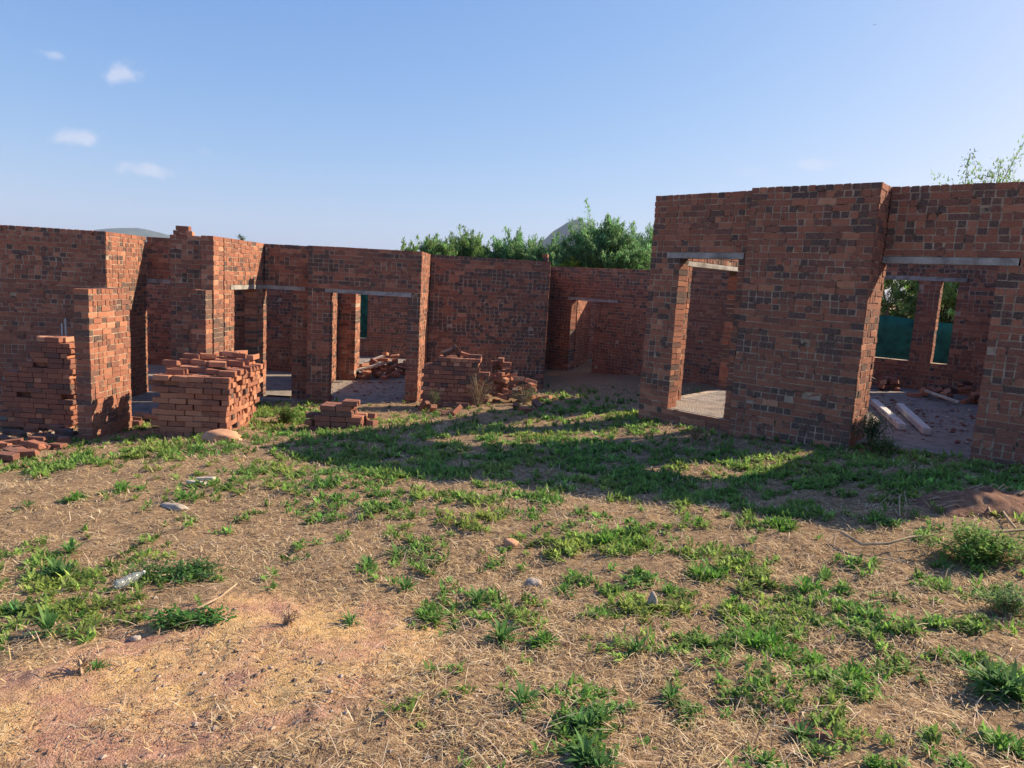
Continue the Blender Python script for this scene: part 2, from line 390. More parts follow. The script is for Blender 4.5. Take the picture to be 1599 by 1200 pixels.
# loose crown bricks laid dry on the wall heads
# ---------------------------------------------------------------- rear wall
RW = empty('brick_wall', (2.2, 18.3, 0)); tag(RW, 'dark red brick wall with a narrow doorway, set back between the two house shells', 'wall')
def NL(t): return (.95+.74*t, 19.4-.673*t)
bw(NL(3.45), NL(6.6), -2*ROW, LT+5*ROW, parent=RW, dark=.35, seed=22)
bw(NL(-.3), NL(3.44), -2*ROW, LT, parent=RW, dark=.35, seed=20, holes=[(1.0, 1.78, .0, LI)], lintels=[(.85, 2.45, LI)])
nb0 = np.array(NL(.9))+np.array([.673, .74])*2.5
bw((1.66, 19.35), (2.15, 20.5), -2*ROW, LT, parent=RW, dark=.2, seed=23)
bw(tuple(nb0+np.array([.74, -.673])*-2.7), tuple(nb0+np.array([.74, -.673])*2.6), -2*ROW, LT, parent=RW, dark=.3, seed=21)
slab('floor', [NL(-.3), NL(5.0), tuple(np.array(NL(5.0))+np.array([2.6, 2.8])), tuple(np.array(NL(-.3))+np.array([2.6, 2.8]))], .0, RW, .25)

# ---------------------------------------------------------------- right house
RH = empty('unfinished_house', (4.5, 10.5, .84)); tag(RH, 'tall roofless red brick house shell on the right with a narrow and a wide opening', 'house')
FR = .84; RT = FR+NT*ROW; RLI = FR+NI*ROW; RB0 = FR-6*ROW
slab('floor', FLOOR_R, FR+.006, RH, .30)
bw((1.87, 10.28), tuple(np.array(RP(0, .222))), RB0, RT, parent=RH, dark=.3, seed=30, holes=[(.50, 1.36, FR, RLI)], lintels=[(.27, 1.44, RLI)])
bw(RP(0, 0), RP(1.47, 0), RB0, RT, parent=RH, dark=.55, seed=31)
bw(RP(1.475, .0), RP(1.475, .612), RB0, RT, parent=RH, dark=.2, seed=32)
bw(RP(1.478, .392), RP(4.6, .392), RB0, RT, parent=RH, dark=.35, seed=33, holes=[(-.01, 1.12, FR, RLI)], lintels=[(.0, 1.30, RLI)])
pA = np.array([1.87, 10.28]); 
bw(tuple(pA+NR*7.0+UR*.0), tuple(pA+NR*.222), RB0, RT, parent=RH, dark=.3, seed=34, holes=[(4.35, 6.12, FR, FR+26*ROW)], lintels=[(4.2, 6.3, FR+26*ROW)])
bw(RP(-1.3, 6.9), RP(4.6, 6.9), RB0, RT, parent=RH, dark=.35, seed=35,
   holes=[(.95, 1.86, FR+.52, RLI), (2.25, 2.52, FR+.52, RLI)], lintels=[(.85, 2.66, RLI)])
bw(RP(4.38, .62), RP(4.38, 6.88), RB0, RT, parent=RH, dark=.35, seed=37)
bw(RP(3.6, .62), RP(3.6, 6.88), RB0, RT, parent=RH, dark=.35, seed=38, holes=[(4.6, 5.6, FR, RLI)], lintels=[(4.45, 5.75, RLI)])  # unseen cross wall, added to keep the floor behind the wide opening shaded

# ---------------------------------------------------------------- free-standing pier at the left
PR = empty('brick_pier', (-5.75, 9.7, 0)); tag(PR, 'free-standing lintel-high brick pier with a sunlit side, left of the flaring brick stack', 'brick pier')
bw((-5.59, 9.30), (-5.59, 10.30), -2*ROW, LI, th=.2, parent=PR, dark=.35, seed=40, name='shaft')

# ---------------------------------------------------------------- loose bricks
def brick_mesh(i, broken=False, mt=None):
    bm = bmesh.new(); bmesh.ops.create_cube(bm, size=1); L_ = .218 if not broken else random.uniform(.09, .15)
    bmesh.ops.scale(bm, vec=(L_, .105, .073), verts=bm.verts)
    bmesh.ops.bevel(bm, geom=bm.edges[:], offset=.005, segments=1, affect='EDGES')
    for v in bm.verts:
        v.co += Vector((random.gauss(0, .0016), random.gauss(0, .0016), random.gauss(0, .0012)))
        if i % 2 and v.co.x > L_*.38 and v.co.y > .03 and v.co.z > .01: v.co += Vector((-random.uniform(.01, .03), -random.uniform(.005, .02), -random.uniform(.004, .015)))
        if broken and v.co.x > 0: v.co.x += random.uniform(-.025, .025)
    me = bpy.data.meshes.new('loose_brick'); bm.to_mesh(me); bm.free(); me.materials.append(mt or M_LOOSE); return me
BM = [brick_mesh(i) for i in range(10)]; BB = [brick_mesh(i, True) for i in range(5)]
BMD = [brick_mesh(i, False, M_LOOSED) for i in range(8)]; BBD = [brick_mesh(i, True, M_LOOSED) for i in range(4)]
BR_LIST = []       # (size score, mesh, matrix, pile)
def put(pos, rz=0, rx=0, ry=0, pile='', broken=False, vis=1.0, face='', course=0):
    dk = pile in ('half', 'mid', 'heap', 'small', 'left', 'spill', 'litter')
    m_ = random.choice((BBD if broken else BMD) if dk else (BB if broken else BM))
    M_ = Matrix.Translation(Vector(pos)) @ Euler((rx, ry, rz), 'XYZ').to_matrix().to_4x4()
    d = math.hypot(pos[0], pos[1]); BR_LIST.append([vis/(d*d)*(.6 if broken else 1), m_, M_, pile, face, course])
PH = .077
def big_pile():
    # origin front right corner (bottom), x to the left negative
    ox, oy = -3.84, 9.42; nr = 11; zb = float(ground_z(-4.3, 9.5))-.03
    ang = math.radians(4)
    for k in range(14):
        for j in range(nr):
            top = 10.7+2.0*(j/nr)
            flare = .013*k*(.4+j/nr)
            off = 0 if k % 2 else .112
            cnt = 5
            if off and j % 2 == 0 and not (k+.6 > top) and random.random() > .05:
                y = oy+.11+j*.1075; xr = ox+flare-.052+random.gauss(0, .006); c = math.cos(ang); s = math.sin(ang); dx = xr-ox; dy = y-oy
                put((ox+dx*c-dy*s, oy+dx*s+dy*c, zb+.037+k*PH), ang+math.pi/2+random.gauss(0, .015)*(1+k*.2), 0, random.gauss(0, .006), 'big', vis=.8 if j else 1, face='side', course=k)
            for i in range(cnt):
                xr = ox+flare-.109-i*.226-off+random.gauss(0, .008)+(.02 if j and not off else 0)*random.uniform(-1, 1)
                if xr < ox-.93-.02+random.uniform(-.02, .05)+(.02*max(0, k-9)): continue
                xr2 = xr; y = oy+.052+j*.1075+random.gauss(0, .009 if j == 0 else .004)
                tp = top+((i*7+j*13) % 5-2)*.35*(1 if j else .3)
                if k > tp: continue
                topk = (k+1 > tp) or (k+2 > tp and random.random() < .3)
                rightmost = i == 0
                frontrow = j == 0
                back = j == nr-1
                if not (frontrow or rightmost or topk or (i == 1 and k > 8) or (j == 1 and k > 7) or back): continue
                if frontrow and k > 7 and random.random() < .10: continue
                if rightmost and random.random() < .06: continue
                vis = 1.0 if frontrow else (.8 if topk else (.55 if rightmost else .05))
                c = math.cos(ang); s = math.sin(ang); dx = xr2-ox; dy = y-oy
                rz = ang+random.gauss(0, .018)*(1+k*.25)
                if topk: rz += random.gauss(0, .06)
                put((ox+dx*c-dy*s, oy+dx*s+dy*c, zb+.037+k*PH+random.gauss(0, .0015)), rz, random.gauss(0, .006), random.gauss(0, .006)+(.02*k/13), 'big', vis=vis, face='front' if frontrow else ('side' if rightmost and not topk else 'top'), course=k)
    for k, (px, py, Y, rz) in enumerate(((360, 552, 10.4, .3), (376, 553, 10.6, 1.4), (300, 566, 10.1, .1), (325, 560, 10.2, .5), (268, 580, 9.7, -.1), (340, 573, 9.8, .35), (395, 566, 10.4, 1.5))):
        p = aty(px, py, Y); put((p[0], p[1], zb+.037+(13.2 if k < 2 else (12.9 if k in (2, 3, 6) else 12.2))*PH), rz, random.gauss(0, .05), random.gauss(0, .05), 'big', vis=1)
big_pile()
def left_stack():
    zb = -.07; y0 = 10.42; X = lambda px: float(aty(px, 600, y0)[0]); x1 = X(112)
    for k in range(18):
        x0 = X(6) if k < 10 else (X(16) if k == 10 else (X(32) if k < 13 else (X(50) if k < 17 else X(66))))
        x0 += random.uniform(-.03, .05); xr = x1-(.0 if k < 17 else .14)+random.uniform(-.03, .03)
        for j in (0, 1, 2, 3):
            x = xr+(0 if k % 2 else -.03)+random.gauss(0, .01); first = k % 2 == 0
            while x > x0+.04:
                ln = .11 if (first and j == 0) or random.random() < .22 else .222; first = False
                if j == 0 and random.random() < .05: x -= ln; continue
                if ln < .2:
                    put((x-.052, y0+.11+j*.11, zb+.037+k*PH), math.pi/2+random.gauss(0, .02), pile='left', vis=.8, face='front' if j == 0 else 'side', course=k); 
                else:
                    put((x-ln/2, y0+.052+j*.108, zb+.037+k*PH), random.gauss(0, .02), 0, random.gauss(0, .006), pile='left', vis=.95 if j == 0 else (.5 if k > 12 else .08), face='front' if j == 0 else 'side', course=k)
                x -= ln
left_stack()
def small_pile():
    p = gpt(528, 672); cx, cy = p[0], 9.95; zb = float(ground_z(cx, cy))-.04
    for k in range(6):
        n = 3 if k < 3 else 2; w = .86-.08*k
        for j in range(4):
            x = cx-w/2+(0.05 if k % 2 else 0)
            for i in range(4):
                if x+.2 > cx+w/2+.06: break
                if (k == 4 and j > 2): break
                if k == 5 and (i != 1 or j > 1): x += .222; continue
                put((x+.11, cy+j*.11, zb+.037+k*PH), random.gauss(0, .03), random.gauss(0, .012), random.gauss(0, .012), 'small', vis=1 if j == 0 else (.7 if k >= 3 else .2), face='front' if j == 0 else 'top', course=k); x += .222+random.uniform(0, .01)
    for a in range(3): put((cx+.42+random.uniform(-.02, .03), cy+.02+.12*a, zb+.05+.08*a), 1.2+.2*a, .1, .15, 'small', vis=.9)
    put((cx-.42, cy+.05, zb+.12), 1.45, .1, 0, 'small', vis=.9); put((cx-.40, cy+.10, zb+.21), .3, .1, 0, 'small', vis=.9)
small_pile()
def mid_stack():
    y0 = 12.55; zb = .18
    x0 = aty(657, 600, y0)[0]; x1 = aty(750, 600, y0)[0]
    for k in range(12):
        x = x0+(.0 if k < 3 else .005)+(.04 if k % 2 else 0); zk = zb+.037+k*PH
        up_ = k in (4, 5, 10, 11)
        while x < x1-.05:
            if k >= 10 and x < x0+.22: x += .24; continue
            head = up_ or random.random() < .35; ln = .11 if head else .222
            for j in range(2):
                if head: put((x+.052, y0+.11+j*.22, zk), math.pi/2+random.gauss(0, .02), pile='mid', vis=.8 if j == 0 else .2, face='front', course=k)
                else:
                    put((x+.11, y0+.05+j*.22, zk), random.gauss(0, .02), pile='mid', vis=1 if j == 0 else .2, face='front', course=k)
            x += ln
    top = zb+12*PH
    for px, py, z, rz, rx, ry in ((700, 560, .10, .3, .3, -.4), (713, 553, .12, .9, .5, .9), (728, 560, .06, .1, .1, .2), (742, 562, .04, 0, 0, 0)):
        p = aty(px, py, y0+.2); put((p[0], y0+.2, top+z-.02), rz, rx, ry, 'mid', vis=1)
    # ragged heap right of it
    y0 = 12.9
    for n_ in range(52):
        px = random.uniform(772, 868); f = (px-772)/96; hmax = .78-.58*f
        z = random.uniform(0, hmax); p = aty(px, 620, y0); rot = random.random()
        put((p[0], y0+random.uniform(-.12, .3)-.15*(1-z), .24+z), random.uniform(-.6, .6) if rot < .6 else random.uniform(0, 3), random.uniform(-.25, .25), random.uniform(-.3, .3), 'heap', broken=random.random() < .25, vis=.8)
    for k in range(9):
        p = aty(782+random.uniform(-4, 8), 560, y0); put((p[0]+random.uniform(-.02, .05), y0+.1, .45+k*PH), random.choice((0, 1.57))+random.gauss(0, .1), 0, 0, 'heap', vis=.8)
    for px, py in ((662, 642), (676, 645), (688, 636), (700, 640), (712, 648), (722, 640), (695, 650), (806, 640), (820, 646), (838, 640)):
        g = gpt(px, py); put((g[0], g[1], g[2]+.05+random.uniform(0, .05)), random.uniform(0, 3), random.uniform(-.6, .6), random.uniform(-.8, .8), 'spill', broken=random.random() < .5, vis=1)
mid_stack()
def litter():
    for px, py in ((14, 668), (30, 672), (48, 665), (66, 676), (84, 682), (100, 690), (20, 690), (44, 694), (70, 700), (20, 716), (36, 714), (12, 726), (44, 720), (88, 664), (110, 676),
                   (60, 686), (6, 682), (100, 668), (6, 700), (57, 706), (28, 704), (90, 700)):
        p = atz(px, py, .12); g = float(ground_z(p[0], p[1]))
        put((p[0], p[1], max(g, 0)+.035+random.uniform(0, .06)), random.uniform(-.5, .5), random.uniform(-.15, .15), random.uniform(-.12, .12), 'litter', broken=random.random() < .3, vis=1)
    for px, py in ((210, 655), (222, 648), (236, 652), (214, 662)):
        p = atz(px, py, .05); put((p[0], p[1], .06+float(max(0, ground_z(p[0], p[1])))), random.uniform(0, 3), 0, .1, 'litter', vis=.8)
    p = gpt(1268, 1142); put((p[0], p[1], p[2]-.02), 2.9, .12, .1, 'half', broken=True, vis=9)
    # heaps inside the rooms
    for n_ in range(70):
        f = random.random(); x = -3.85+1.15*f+random.gauss(0, .1)+.1; y = 17.4+random.gauss(0, .45); h = .55*math.exp(-((x+3.1)/.6)**2)
        put((x, y, .04+random.uniform(0, h)), random.uniform(0, 3.1), random.uniform(-.3, .3), random.uniform(-.3, .3), 'inner_left', random.random() < .3, vis=.6)
    for n_ in range(45):
        s = random.uniform(.9, 2.6); q = RP(s, 5.9+random.gauss(0, .25)); h = .32*math.exp(-((s-1.8)/.6)**2)
        put((q[0], q[1], FR+.04+random.uniform(0, h)), random.uniform(0, 3.1), random.uniform(-.3, .3), random.uniform(-.3, .3), 'inner_right', random.random() < .3, vis=.6)
    for n_ in range(40):
        s = random.uniform(-1.2, .6); q = RP(s, 6.2+random.gauss(0, .15))
        put((q[0], q[1], FR+.04+random.uniform(0, .18)), random.uniform(0, 3.1), random.uniform(-.3, .3), random.uniform(-.3, .3), 'inner_right', random.random() < .3, vis=.4)
    # dry bricks on wall heads
    for px, Y, z, rz in ((280, 12.0, LT, 0), (290, 12.0, LT, 0), (284, 12.0, LT+PH, 0)):
        p = aty(px, 360, Y); put((p[0], Y+.06, z+.037), rz, pile='crown', vis=1)
    p = aty(853, 400, 15.36); put((p[0], 15.4, LT+.037), 1.5, pile='crown', vis=1); put((p[0]-.01, 15.4, LT+.037+PH), 1.4, pile='crown', vis=.9)
litter()
LAB = {'big': ('loose red brick stacked in the tall flaring pile left of centre', 'bricks of the flaring pile'),
       'left': ('loose brick in the stepped stack just left of the sunlit pier', 'bricks of the stepped stack'),
       'small': ('weathered loose brick in the low square pile before the left doorway', 'bricks of the low pile'),
       'mid': ('loose red brick in the upright stack against the middle wall', 'bricks of the upright stack'),
       'heap': ('tumbled brick in the ragged heap behind the dry bush', 'bricks of the ragged heap'),
       'spill': ('broken brick lying in the grass at the foot of the middle wall', 'bricks spilled in the grass'),
       'litter': ('loose brick lying on the ground at the foot of the left stack and pier', 'bricks on the ground at the far left'),
       'half': ('half-buried red brick end in the dry grass at the bottom right', None),
       'inner_left': ('loose brick in the heap seen through the left doorway', 'bricks heaped inside the left house'),
       'inner_right': ('loose brick in the low heap inside the right house', 'bricks heaped inside the right house'),
       'crown': ('single dry brick left lying on top of the left wall', 'bricks lying on the wall tops')}
ORD = ['', 'first', 'second', 'third', 'fourth', 'fifth', 'sixth', 'seventh', 'eighth', 'ninth', 'tenth', 'eleventh', 'twelfth', 'thirteenth', 'fourteenth', 'fifteenth', 'sixteenth', 'seventeenth', 'eighteenth', 'nineteenth', 'twentieth', 'twenty-first', 'twenty-second', 'twenty-third', 'twenty-fourth', 'twenty-fifth', 'twenty-sixth', 'twenty-seventh', 'twenty-eighth', 'twenty-ninth', 'thirtieth']
PILEN = {'big': 'flaring pile', 'left': 'stepped stack', 'small': 'low square pile', 'mid': 'upright middle stack'}
def brick_labels(lst):
    gr = {}
    for t in lst:
        pile, face, course = t[3], t[4], t[5]
        if face: gr.setdefault((pile, face, course), []).append(t)
        else: gr.setdefault((pile, 'loose', 0), []).append(t)
    out = {}
    for (pile, face, course), ts in gr.items():
        side = face == 'side'
        ts.sort(key=(lambda t: t[2].translation.y) if side else (lambda t: to_px(t[2].translation)[0]))
        for i, t in enumerate(ts):
            o_ = ORD[min(i+1, 30)]
            if face == 'loose':
                base = LAB[pile][0]
                lab = (base if len(ts) == 1 or i > 29 else {'big': 'red brick on the top of the flaring pile, %s from its left end', 'small': 'tilted weathered brick at the ends of the low square pile, %s from left',
                       'mid': 'sunlit brick thrown on top of the upright middle stack, %s from left', 'left': base, 'heap': 'tumbled brick of the ragged heap behind the dry bush, %s from left',
                       'spill': 'broken brick in the grass below the middle wall, %s from left', 'litter': 'brick on the ground around the stepped stack and pier, %s from left',
                       'crown': 'dry brick lying on top of the walls, %s from left'}.get(pile, base))
                if '%s' in lab: lab = lab % o_
            else:
                where = {'front': 'front face', 'side': 'sunlit right side', 'top': 'exposed top'}[face]
                lab = 'brick in the %s, %s, %s course up, %s from %s' % (PILEN[pile], where, ORD[course+1], o_, 'the front' if side else 'left')
            out[id(t)] = lab
    return out
def emit_bricks():
    BR_LIST.sort(key=lambda t: -t[0]); V = []; F = []; T = []; nv = 0
    labs = brick_labels(BR_LIST[:300])
    F4 = []; quads = []
    bmx = bmesh.new(); lay = bmx.verts.layers.float.new('tone')
    for i, t_ in enumerate(BR_LIST):
        sc_, me, M_, pile = t_[:4]
        if i < 300:
            o = bpy.data.objects.new('loose_brick', me); link(o); o.matrix_world = M_
            tag(o, labs[id(t_)], 'brick', LAB[pile][1])
        else:
            n0 = len(bmx.verts); bmx.from_mesh(me); bmx.verts.ensure_lookup_table(); t = random.uniform(.28, .85) if random.random() > .12 else .12
            for v in bmx.verts[n0:]: v.co = M_ @ v.co; v[lay] = t
    me = bpy.data.meshes.new('brick_rubble'); bmx.to_mesh(me); bmx.free()
    for p in me.polygons: p.material_index = 0
    me.materials.clear(); o = mk('brick_rubble', me, M_BRICK)
    tag(o, 'many small distant and half hidden loose bricks in the heaps', 'bricks', kind='stuff')
emit_bricks()

# ---------------------------------------------------------------- tubes, stones, beams, small things
def tube(points, radii, seg=7):
    P_ = np.array(points, float); n = len(P_); V = []; F = []
    for i in range(n):
        t = P_[min(i+1, n-1)]-P_[max(i-1, 0)]; t /= np.linalg.norm(t)+1e-9
        a = np.cross(t, [0.3, .2, 1]); a /= np.linalg.norm(a)+1e-9; b = np.cross(t, a); r = radii[i] if hasattr(radii, '__len__') else radii
        for k in range(seg):
            w = 2*math.pi*k/seg; V.append(P_[i]+r*(a*math.cos(w)+b*math.sin(w)))
    for i in range(n-1):
        for k in range(seg): F.append([i*seg+k, i*seg+(k+1) % seg, (i+1)*seg+(k+1) % seg, (i+1)*seg+k])
    return np.array(V), np.array(F)
def join_tubes(lst, seg=7):
    V = []; F = []; n = 0
    for pts, rad in lst:
        v, f = tube(pts, rad, seg); V.append(v); F.append(f+n); n += len(v)
    return np.concatenate(V), np.concatenate(F)
def stone(name, loc, dims, m_, label, cat, rz=0, rough=.12, seed=0, group=None, sub=3):
    bm = bmesh.new(); bmesh.ops.create_icosphere(bm, subdivisions=sub, radius=.5)
    for v in bm.verts:
        d = v.co.normalized(); k = 1+rough*2*mnoise.noise(d*1.6+Vector((seed*3.3, 0, 0)))+rough*mnoise.noise(d*4+Vector((seed, 5, 0)))
        v.co = Vector((d.x*dims[0]*k, d.y*dims[1]*k, d.z*dims[2]*k))/2
        if v.co.z < -dims[2]*.3: v.co.z = -dims[2]*.3
    me = bpy.data.meshes.new(name); bm.to_mesh(me); bm.free()
    for p in me.polygons: p.use_smooth = True
    o = mk(name, me, m_, None, loc); o.rotation_euler.z = rz; tag(o, label, cat, group); return o
g = gpt(347, 688); stone('boulder', (g[0], g[1], g[2]+.04), (.50, .30, .20), M_SAND, 'smooth sandy boulder in the grass before the flaring brick pile', 'rock', .1, .14, 2)
for px, py, dm, m_, lab in ((833, 915, (.10, .07, .06), M_STONE, 'pale grey stone in the straw right of centre'),
                            (797, 853, (.10, .08, .08), M_SAND, 'small dark brown clod near the centre of the yard'),
                            (273, 795, (.26, .10, .06), M_STONE, 'long flat pale stone left of centre in the dry grass'),
                            (1019, 948, (.05, .05, .11), M_STONE, 'upright grey piece of slate in the weeds right of centre'),
                            (212, 1000, (.05, .04, .03), M_STONE, 'small pale pebble by the sandy patch'),
                            (1592, 944, (.06, .05, .05), M_STONE, 'pale pebble at the right edge of the yard')):
    g = gpt(px, py); stone('stone', (g[0], g[1], g[2]+dm[2]*.25), dm, m_, lab, 'stone', random.uniform(-.3, .3)-(.4 if px == 273 else 0), .16, px)
# planks
def board(name, a, b, w, h, label, cat, m_=M_WOOD, group=None):
    a = np.array(a, float); b = np.array(b, float); d = b-a; L_ = np.linalg.norm(d); d /= L_; s = np.cross(d, ZA); s /= np.linalg.norm(s); n = np.cross(s, d)
    bx = Boxes(); bx.add((a+b)/2, d, s, n, L_/2, w/2, h/2, .5, .002); o = mk(name, bx.mesh(name), m_)
    bv = o.modifiers.new('b', 'BEVEL'); bv.width = min(w, h)*.12; bv.segments = 1
    tag(o, label, cat, group); return o
def gb(px, py, dz=.03): q = gpt(px, py); return (q[0], q[1], q[2]+dz)
board('wood_offcut', gb(308, 753), gb(335, 752), .05, .025, 'pale wooden offcut in the grass below the flaring brick pile, upper of two', 'wood')
board('wood_offcut', gb(294, 757), gb(322, 760), .05, .025, 'pale wooden offcut in the grass below the flaring brick pile, lower of two', 'wood')
# concrete beams on the right floor
def cbeam(p, q, label):
    a = atz(*p, FR+.14); b = atz(*q, FR+.14); a[2] = b[2] = FR+.056
    o = board('concrete_beam', a, b, .11, .09, label, 'concrete beam', M_BEAM, 'concrete beams on the floor of the right house'); return o
cbeam((1366, 620), (1410, 657), 'grey concrete beam on the floor of the right house, nearer the sunlit jamb')
cbeam((1406, 626), (1449, 664), 'grey concrete beam on the floor of the right house, nearer the right jamb')
board('plank', (-3.75, 16.75, .20), (-3.0, 17.1, .42), .11, .05, 'pale plank leaning on the brick heap inside the left doorway', 'plank')
board('plank', (-3.7, 17.6, .30), (-3.2, 17.9, .50), .12, .04, 'white plank at the back of the brick heap inside the left doorway', 'plank')
q0 = RP(1.2, 5.4); q1 = RP(1.75, 5.2); board('plank', (*q0, FR+.16), (*q1, FR+.06), .07, .04, 'pale splintered plank before the heap inside the right house', 'plank')
# conduits on the left wall
cp = Boxes()
a = aty(88, 530, 11.35); V, F = join_tubes([([(a[0], 11.5, .8), (a[0], 11.5, aty(88, 505, 11.5)[2])], .012), ([(a[0]+.06, 11.5, .8), (a[0]+.06, 11.5, aty(91, 497, 11.5)[2])], .012)])
o = mk('conduit_pipes', np_mesh('conduit_pipes', V, F, smooth_=True), M_PIPE); tag(o, 'pair of thin grey conduit pipes standing above the stepped brick stack', 'pipe')

def mound():
    m_ = simple('red_soil', [(.3, (.16, .075, .05)), (.5, (.34, .18, .12)), (.7, (.50, .31, .21))], 16, bs=1, bd=.03)
    c = gpt(1560, 800); n = 70; V = []
    for i in range(n):
        for j in range(n):
            u = i/(n-1)*2-1; v = j/(n-1)*2-1; x = c[0]+u*.50; y = c[1]+.12+v*.30; q = max(0, 1-u*u)*max(0, 1-v*v)
            V.append((x, y, float(ground_z(x, y))-.03+.18*q**.6*(.65+.5*float(vnoise(x, y, .16, 61)))+.03*float(vnoise(x, y, .05, 62))*q**.4))
    F = [[i*n+j, (i+1)*n+j, (i+1)*n+j+1, i*n+j+1] for i in range(n-1) for j in range(n-1)]
    o = mk('earth_mound', np_mesh('earth_mound', V, F, smooth_=True), m_); tag(o, 'low mound of dark reddish earth with roots at the right edge of the yard', 'earth mound')
    tb = []
    for k in range(26):
        x = c[0]+random.uniform(-.55, .5); y = c[1]+.12+random.uniform(-.2, .2); u = (x-c[0])/.50; v = (y-c[1]-.12)/.30; z = float(ground_z(x, y))+.15*(max(0, 1-u*u)*max(0, 1-v*v))**.6
        a = random.uniform(-.5, .5); l = random.uniform(.1, .26); tb.append(([(x, y, z), (x+l*.5*math.cos(a), y+l*.5*math.sin(a), z+.03), (x+l*math.cos(a), y+l*math.sin(a), z-.01)], [.005, .004, .002]))
    V, F = join_tubes(tb, 5); o = mk('roots', np_mesh('roots', V, F), M_DRY, o); o.location = (0, 0, 0); o['kind'] = 'stuff'
mound()
# bottle
def bottle():
    g = gpt(201, 915); prof = [(0, .0), (.028, .0), (.032, .01), (.032, .05), (.029, .055), (.032, .06), (.032, .10), (.029, .105), (.032, .11), (.032, .15), (.022, .185), (.012, .20), (.012, .212)]
    seg = 18; V = []; F = []
    for r, h in prof:
        for k in range(seg): w = 2*math.pi*k/seg; V.append((r*math.cos(w), r*math.sin(w), h))
    for i in range(len(prof)-1):
        for k in range(seg): F.append([i*seg+k, i*seg+(k+1) % seg, (i+1)*seg+(k+1) % seg, (i+1)*seg+k])
    m_, N, L, B = mat('clear_plastic'); B.inputs['Base Color'].default_value = (.55, .60, .60, 1); B.inputs['Roughness'].default_value = .15; B.inputs['Transmission Weight'].default_value = .75; B.inputs['IOR'].default_value = 1.3
    r = empty('plastic_bottle', (g[0], g[1], g[2]+.04)); r.rotation_euler = (math.radians(-84), 0, math.radians(-28)); r.scale = (.8, .8, .8)
    tag(r, 'crushed clear plastic bottle lying in the weeds at the left', 'bottle')
    mk('body', np_mesh('body', V, F, smooth_=True), m_, r, (0, 0, -.1))
    V2 = []; F2 = []
    pr = [(0, .208), (.015, .208), (.015, .226), (0, .226)]
    for rr, h in pr:
        for k in range(seg): w = 2*math.pi*k/seg; V2.append((rr*math.cos(w), rr*math.sin(w), h))
    for i in range(3):
        for k in range(seg): F2.append([i*seg+k, i*seg+(k+1) % seg, (i+1)*seg+(k+1) % seg, (i+1)*seg+k])
    mk('cap', np_mesh('cap', V2, F2, smooth_=True), M_PIPE, r, (0, 0, -.1))
bottle()
# sticks
def stick(pts, r, label, m_=M_DRY):
    P_ = [gb(px, py, dz) for px, py, dz in pts]; V, F = tube(P_, [r*(1-.5*i/len(P_)) for i in range(len(P_))], 6)
    o = mk('dry_stick', np_mesh('dry_stick', V, F, smooth_=True), m_); tag(o, label, 'stick')
stick([(1312, 845, .06), (1345, 862, .05), (1385, 862, .06), (1420, 858, .08), (1455, 852, .07)], .011, 'long curved dry stick left of the leafy bush at the right')
stick([(1552, 792, .05), (1575, 822, .04), (1588, 836, .03)], .010, 'short dark stick hanging from the earth mound at the right')
stick([(1534, 792, .08), (1545, 812, .05)], .009, 'short pale stick on the front of the earth mound')
stick([(1530, 842, .05), (1565, 840, .04), (1610, 836, .04)], .012, 'straight brown stick right of the leafy bush at the right edge')
stick([(1404, 812, .02), (1402, 796, .10), (1408, 790, .12), (1416, 800, .03)], .006, 'thin pale stem bent into a hoop near the earth mound')
stick([(270, 968, .02), (310, 958, .03), (345, 940, .03), (370, 925, .05)], .008, 'bent dry stick on the edge of the sandy patch')

# ---------------------------------------------------------------- leaves
def leaf_strip(base, dirs, length, width, curve, seg=3):
    """vectorised blades. base (n,3), dirs (n,3) unit start direction, curve = droop. returns V,F"""
    n = len(base); side = np.cross(dirs, [0, 0, 1.0]); sn = np.linalg.norm(side, axis=1, keepdims=True); side = np.where(sn > 1e-3, side/np.maximum(sn, 1e-6), [1, 0, 0])
    V = np.zeros((n, (seg+1)*2, 3)); hor = dirs*np.array([1, 1, 0]); 
    for i in range(seg+1):
        t = i/seg; c = base+dirs*(length*t)[:, None]; c[:, 2] -= curve*length*t*t
        c = c+hor*(curve*length*t*t*.25)[:, None]
        w = width*(.45+2.2*t*(1-t)+(.2 if i == 0 else 0))*(1-t**3*.97)
        V[:, 2*i] = c-side*w[:, None]/2; V[:, 2*i+1] = c+side*w[:, None]/2
    k = (seg+1)*2; F = []
    for i in range(seg): F.append([2*i, 2*i+1, 2*i+3, 2*i+2])
    F = (np.array(F)[None]+k*np.arange(n)[:, None, None]).reshape(-1, 4)
    return V.reshape(-1, 3), F, k
def rep(c, k): return np.repeat(c, k, axis=0)
def hsvj(base, n, sd=.12, hue=.06):
    c = np.array(base)[None]*np.exp(rng.normal(0, sd, (n, 1))); c = c*np.exp(rng.normal(0, hue, (n, 3))); return np.clip(c, 0.005, .95)
def rosette_geo(n, h, spread, wid, base=(0, 0, 0), tone=(.10, .22, .045)):
    az = rng.uniform(0, 2*math.pi, n); el = np.radians(rng.uniform(15, 80, n)); L_ = h*rng.uniform(.65, 1.15, n)*(1.15-.25*np.sin(el))
    d = np.stack([np.cos(az)*np.cos(el), np.sin(az)*np.cos(el), np.sin(el)], 1)
    stem = rng.uniform(0, .45, n)*h*np.sin(el)
    b = np.array(base)[None]+np.stack([np.cos(az)*.01, np.sin(az)*.01, stem], 1)
    V, F, k = leaf_strip(b, d, L_*spread, np.full(n, wid)*rng.uniform(.7, 1.2, n), rng.uniform(.15, .55, n))
    c = hsvj(tone, n); return V, F, rep(c, k)
def merge(parts):
    V = []; F = []; C = []; o = 0
    for v, f, c in parts: V.append(v); F.append(f+o); C.append(c); o += len(v)
    return np.concatenate(V), np.concatenate(F), np.concatenate(C)
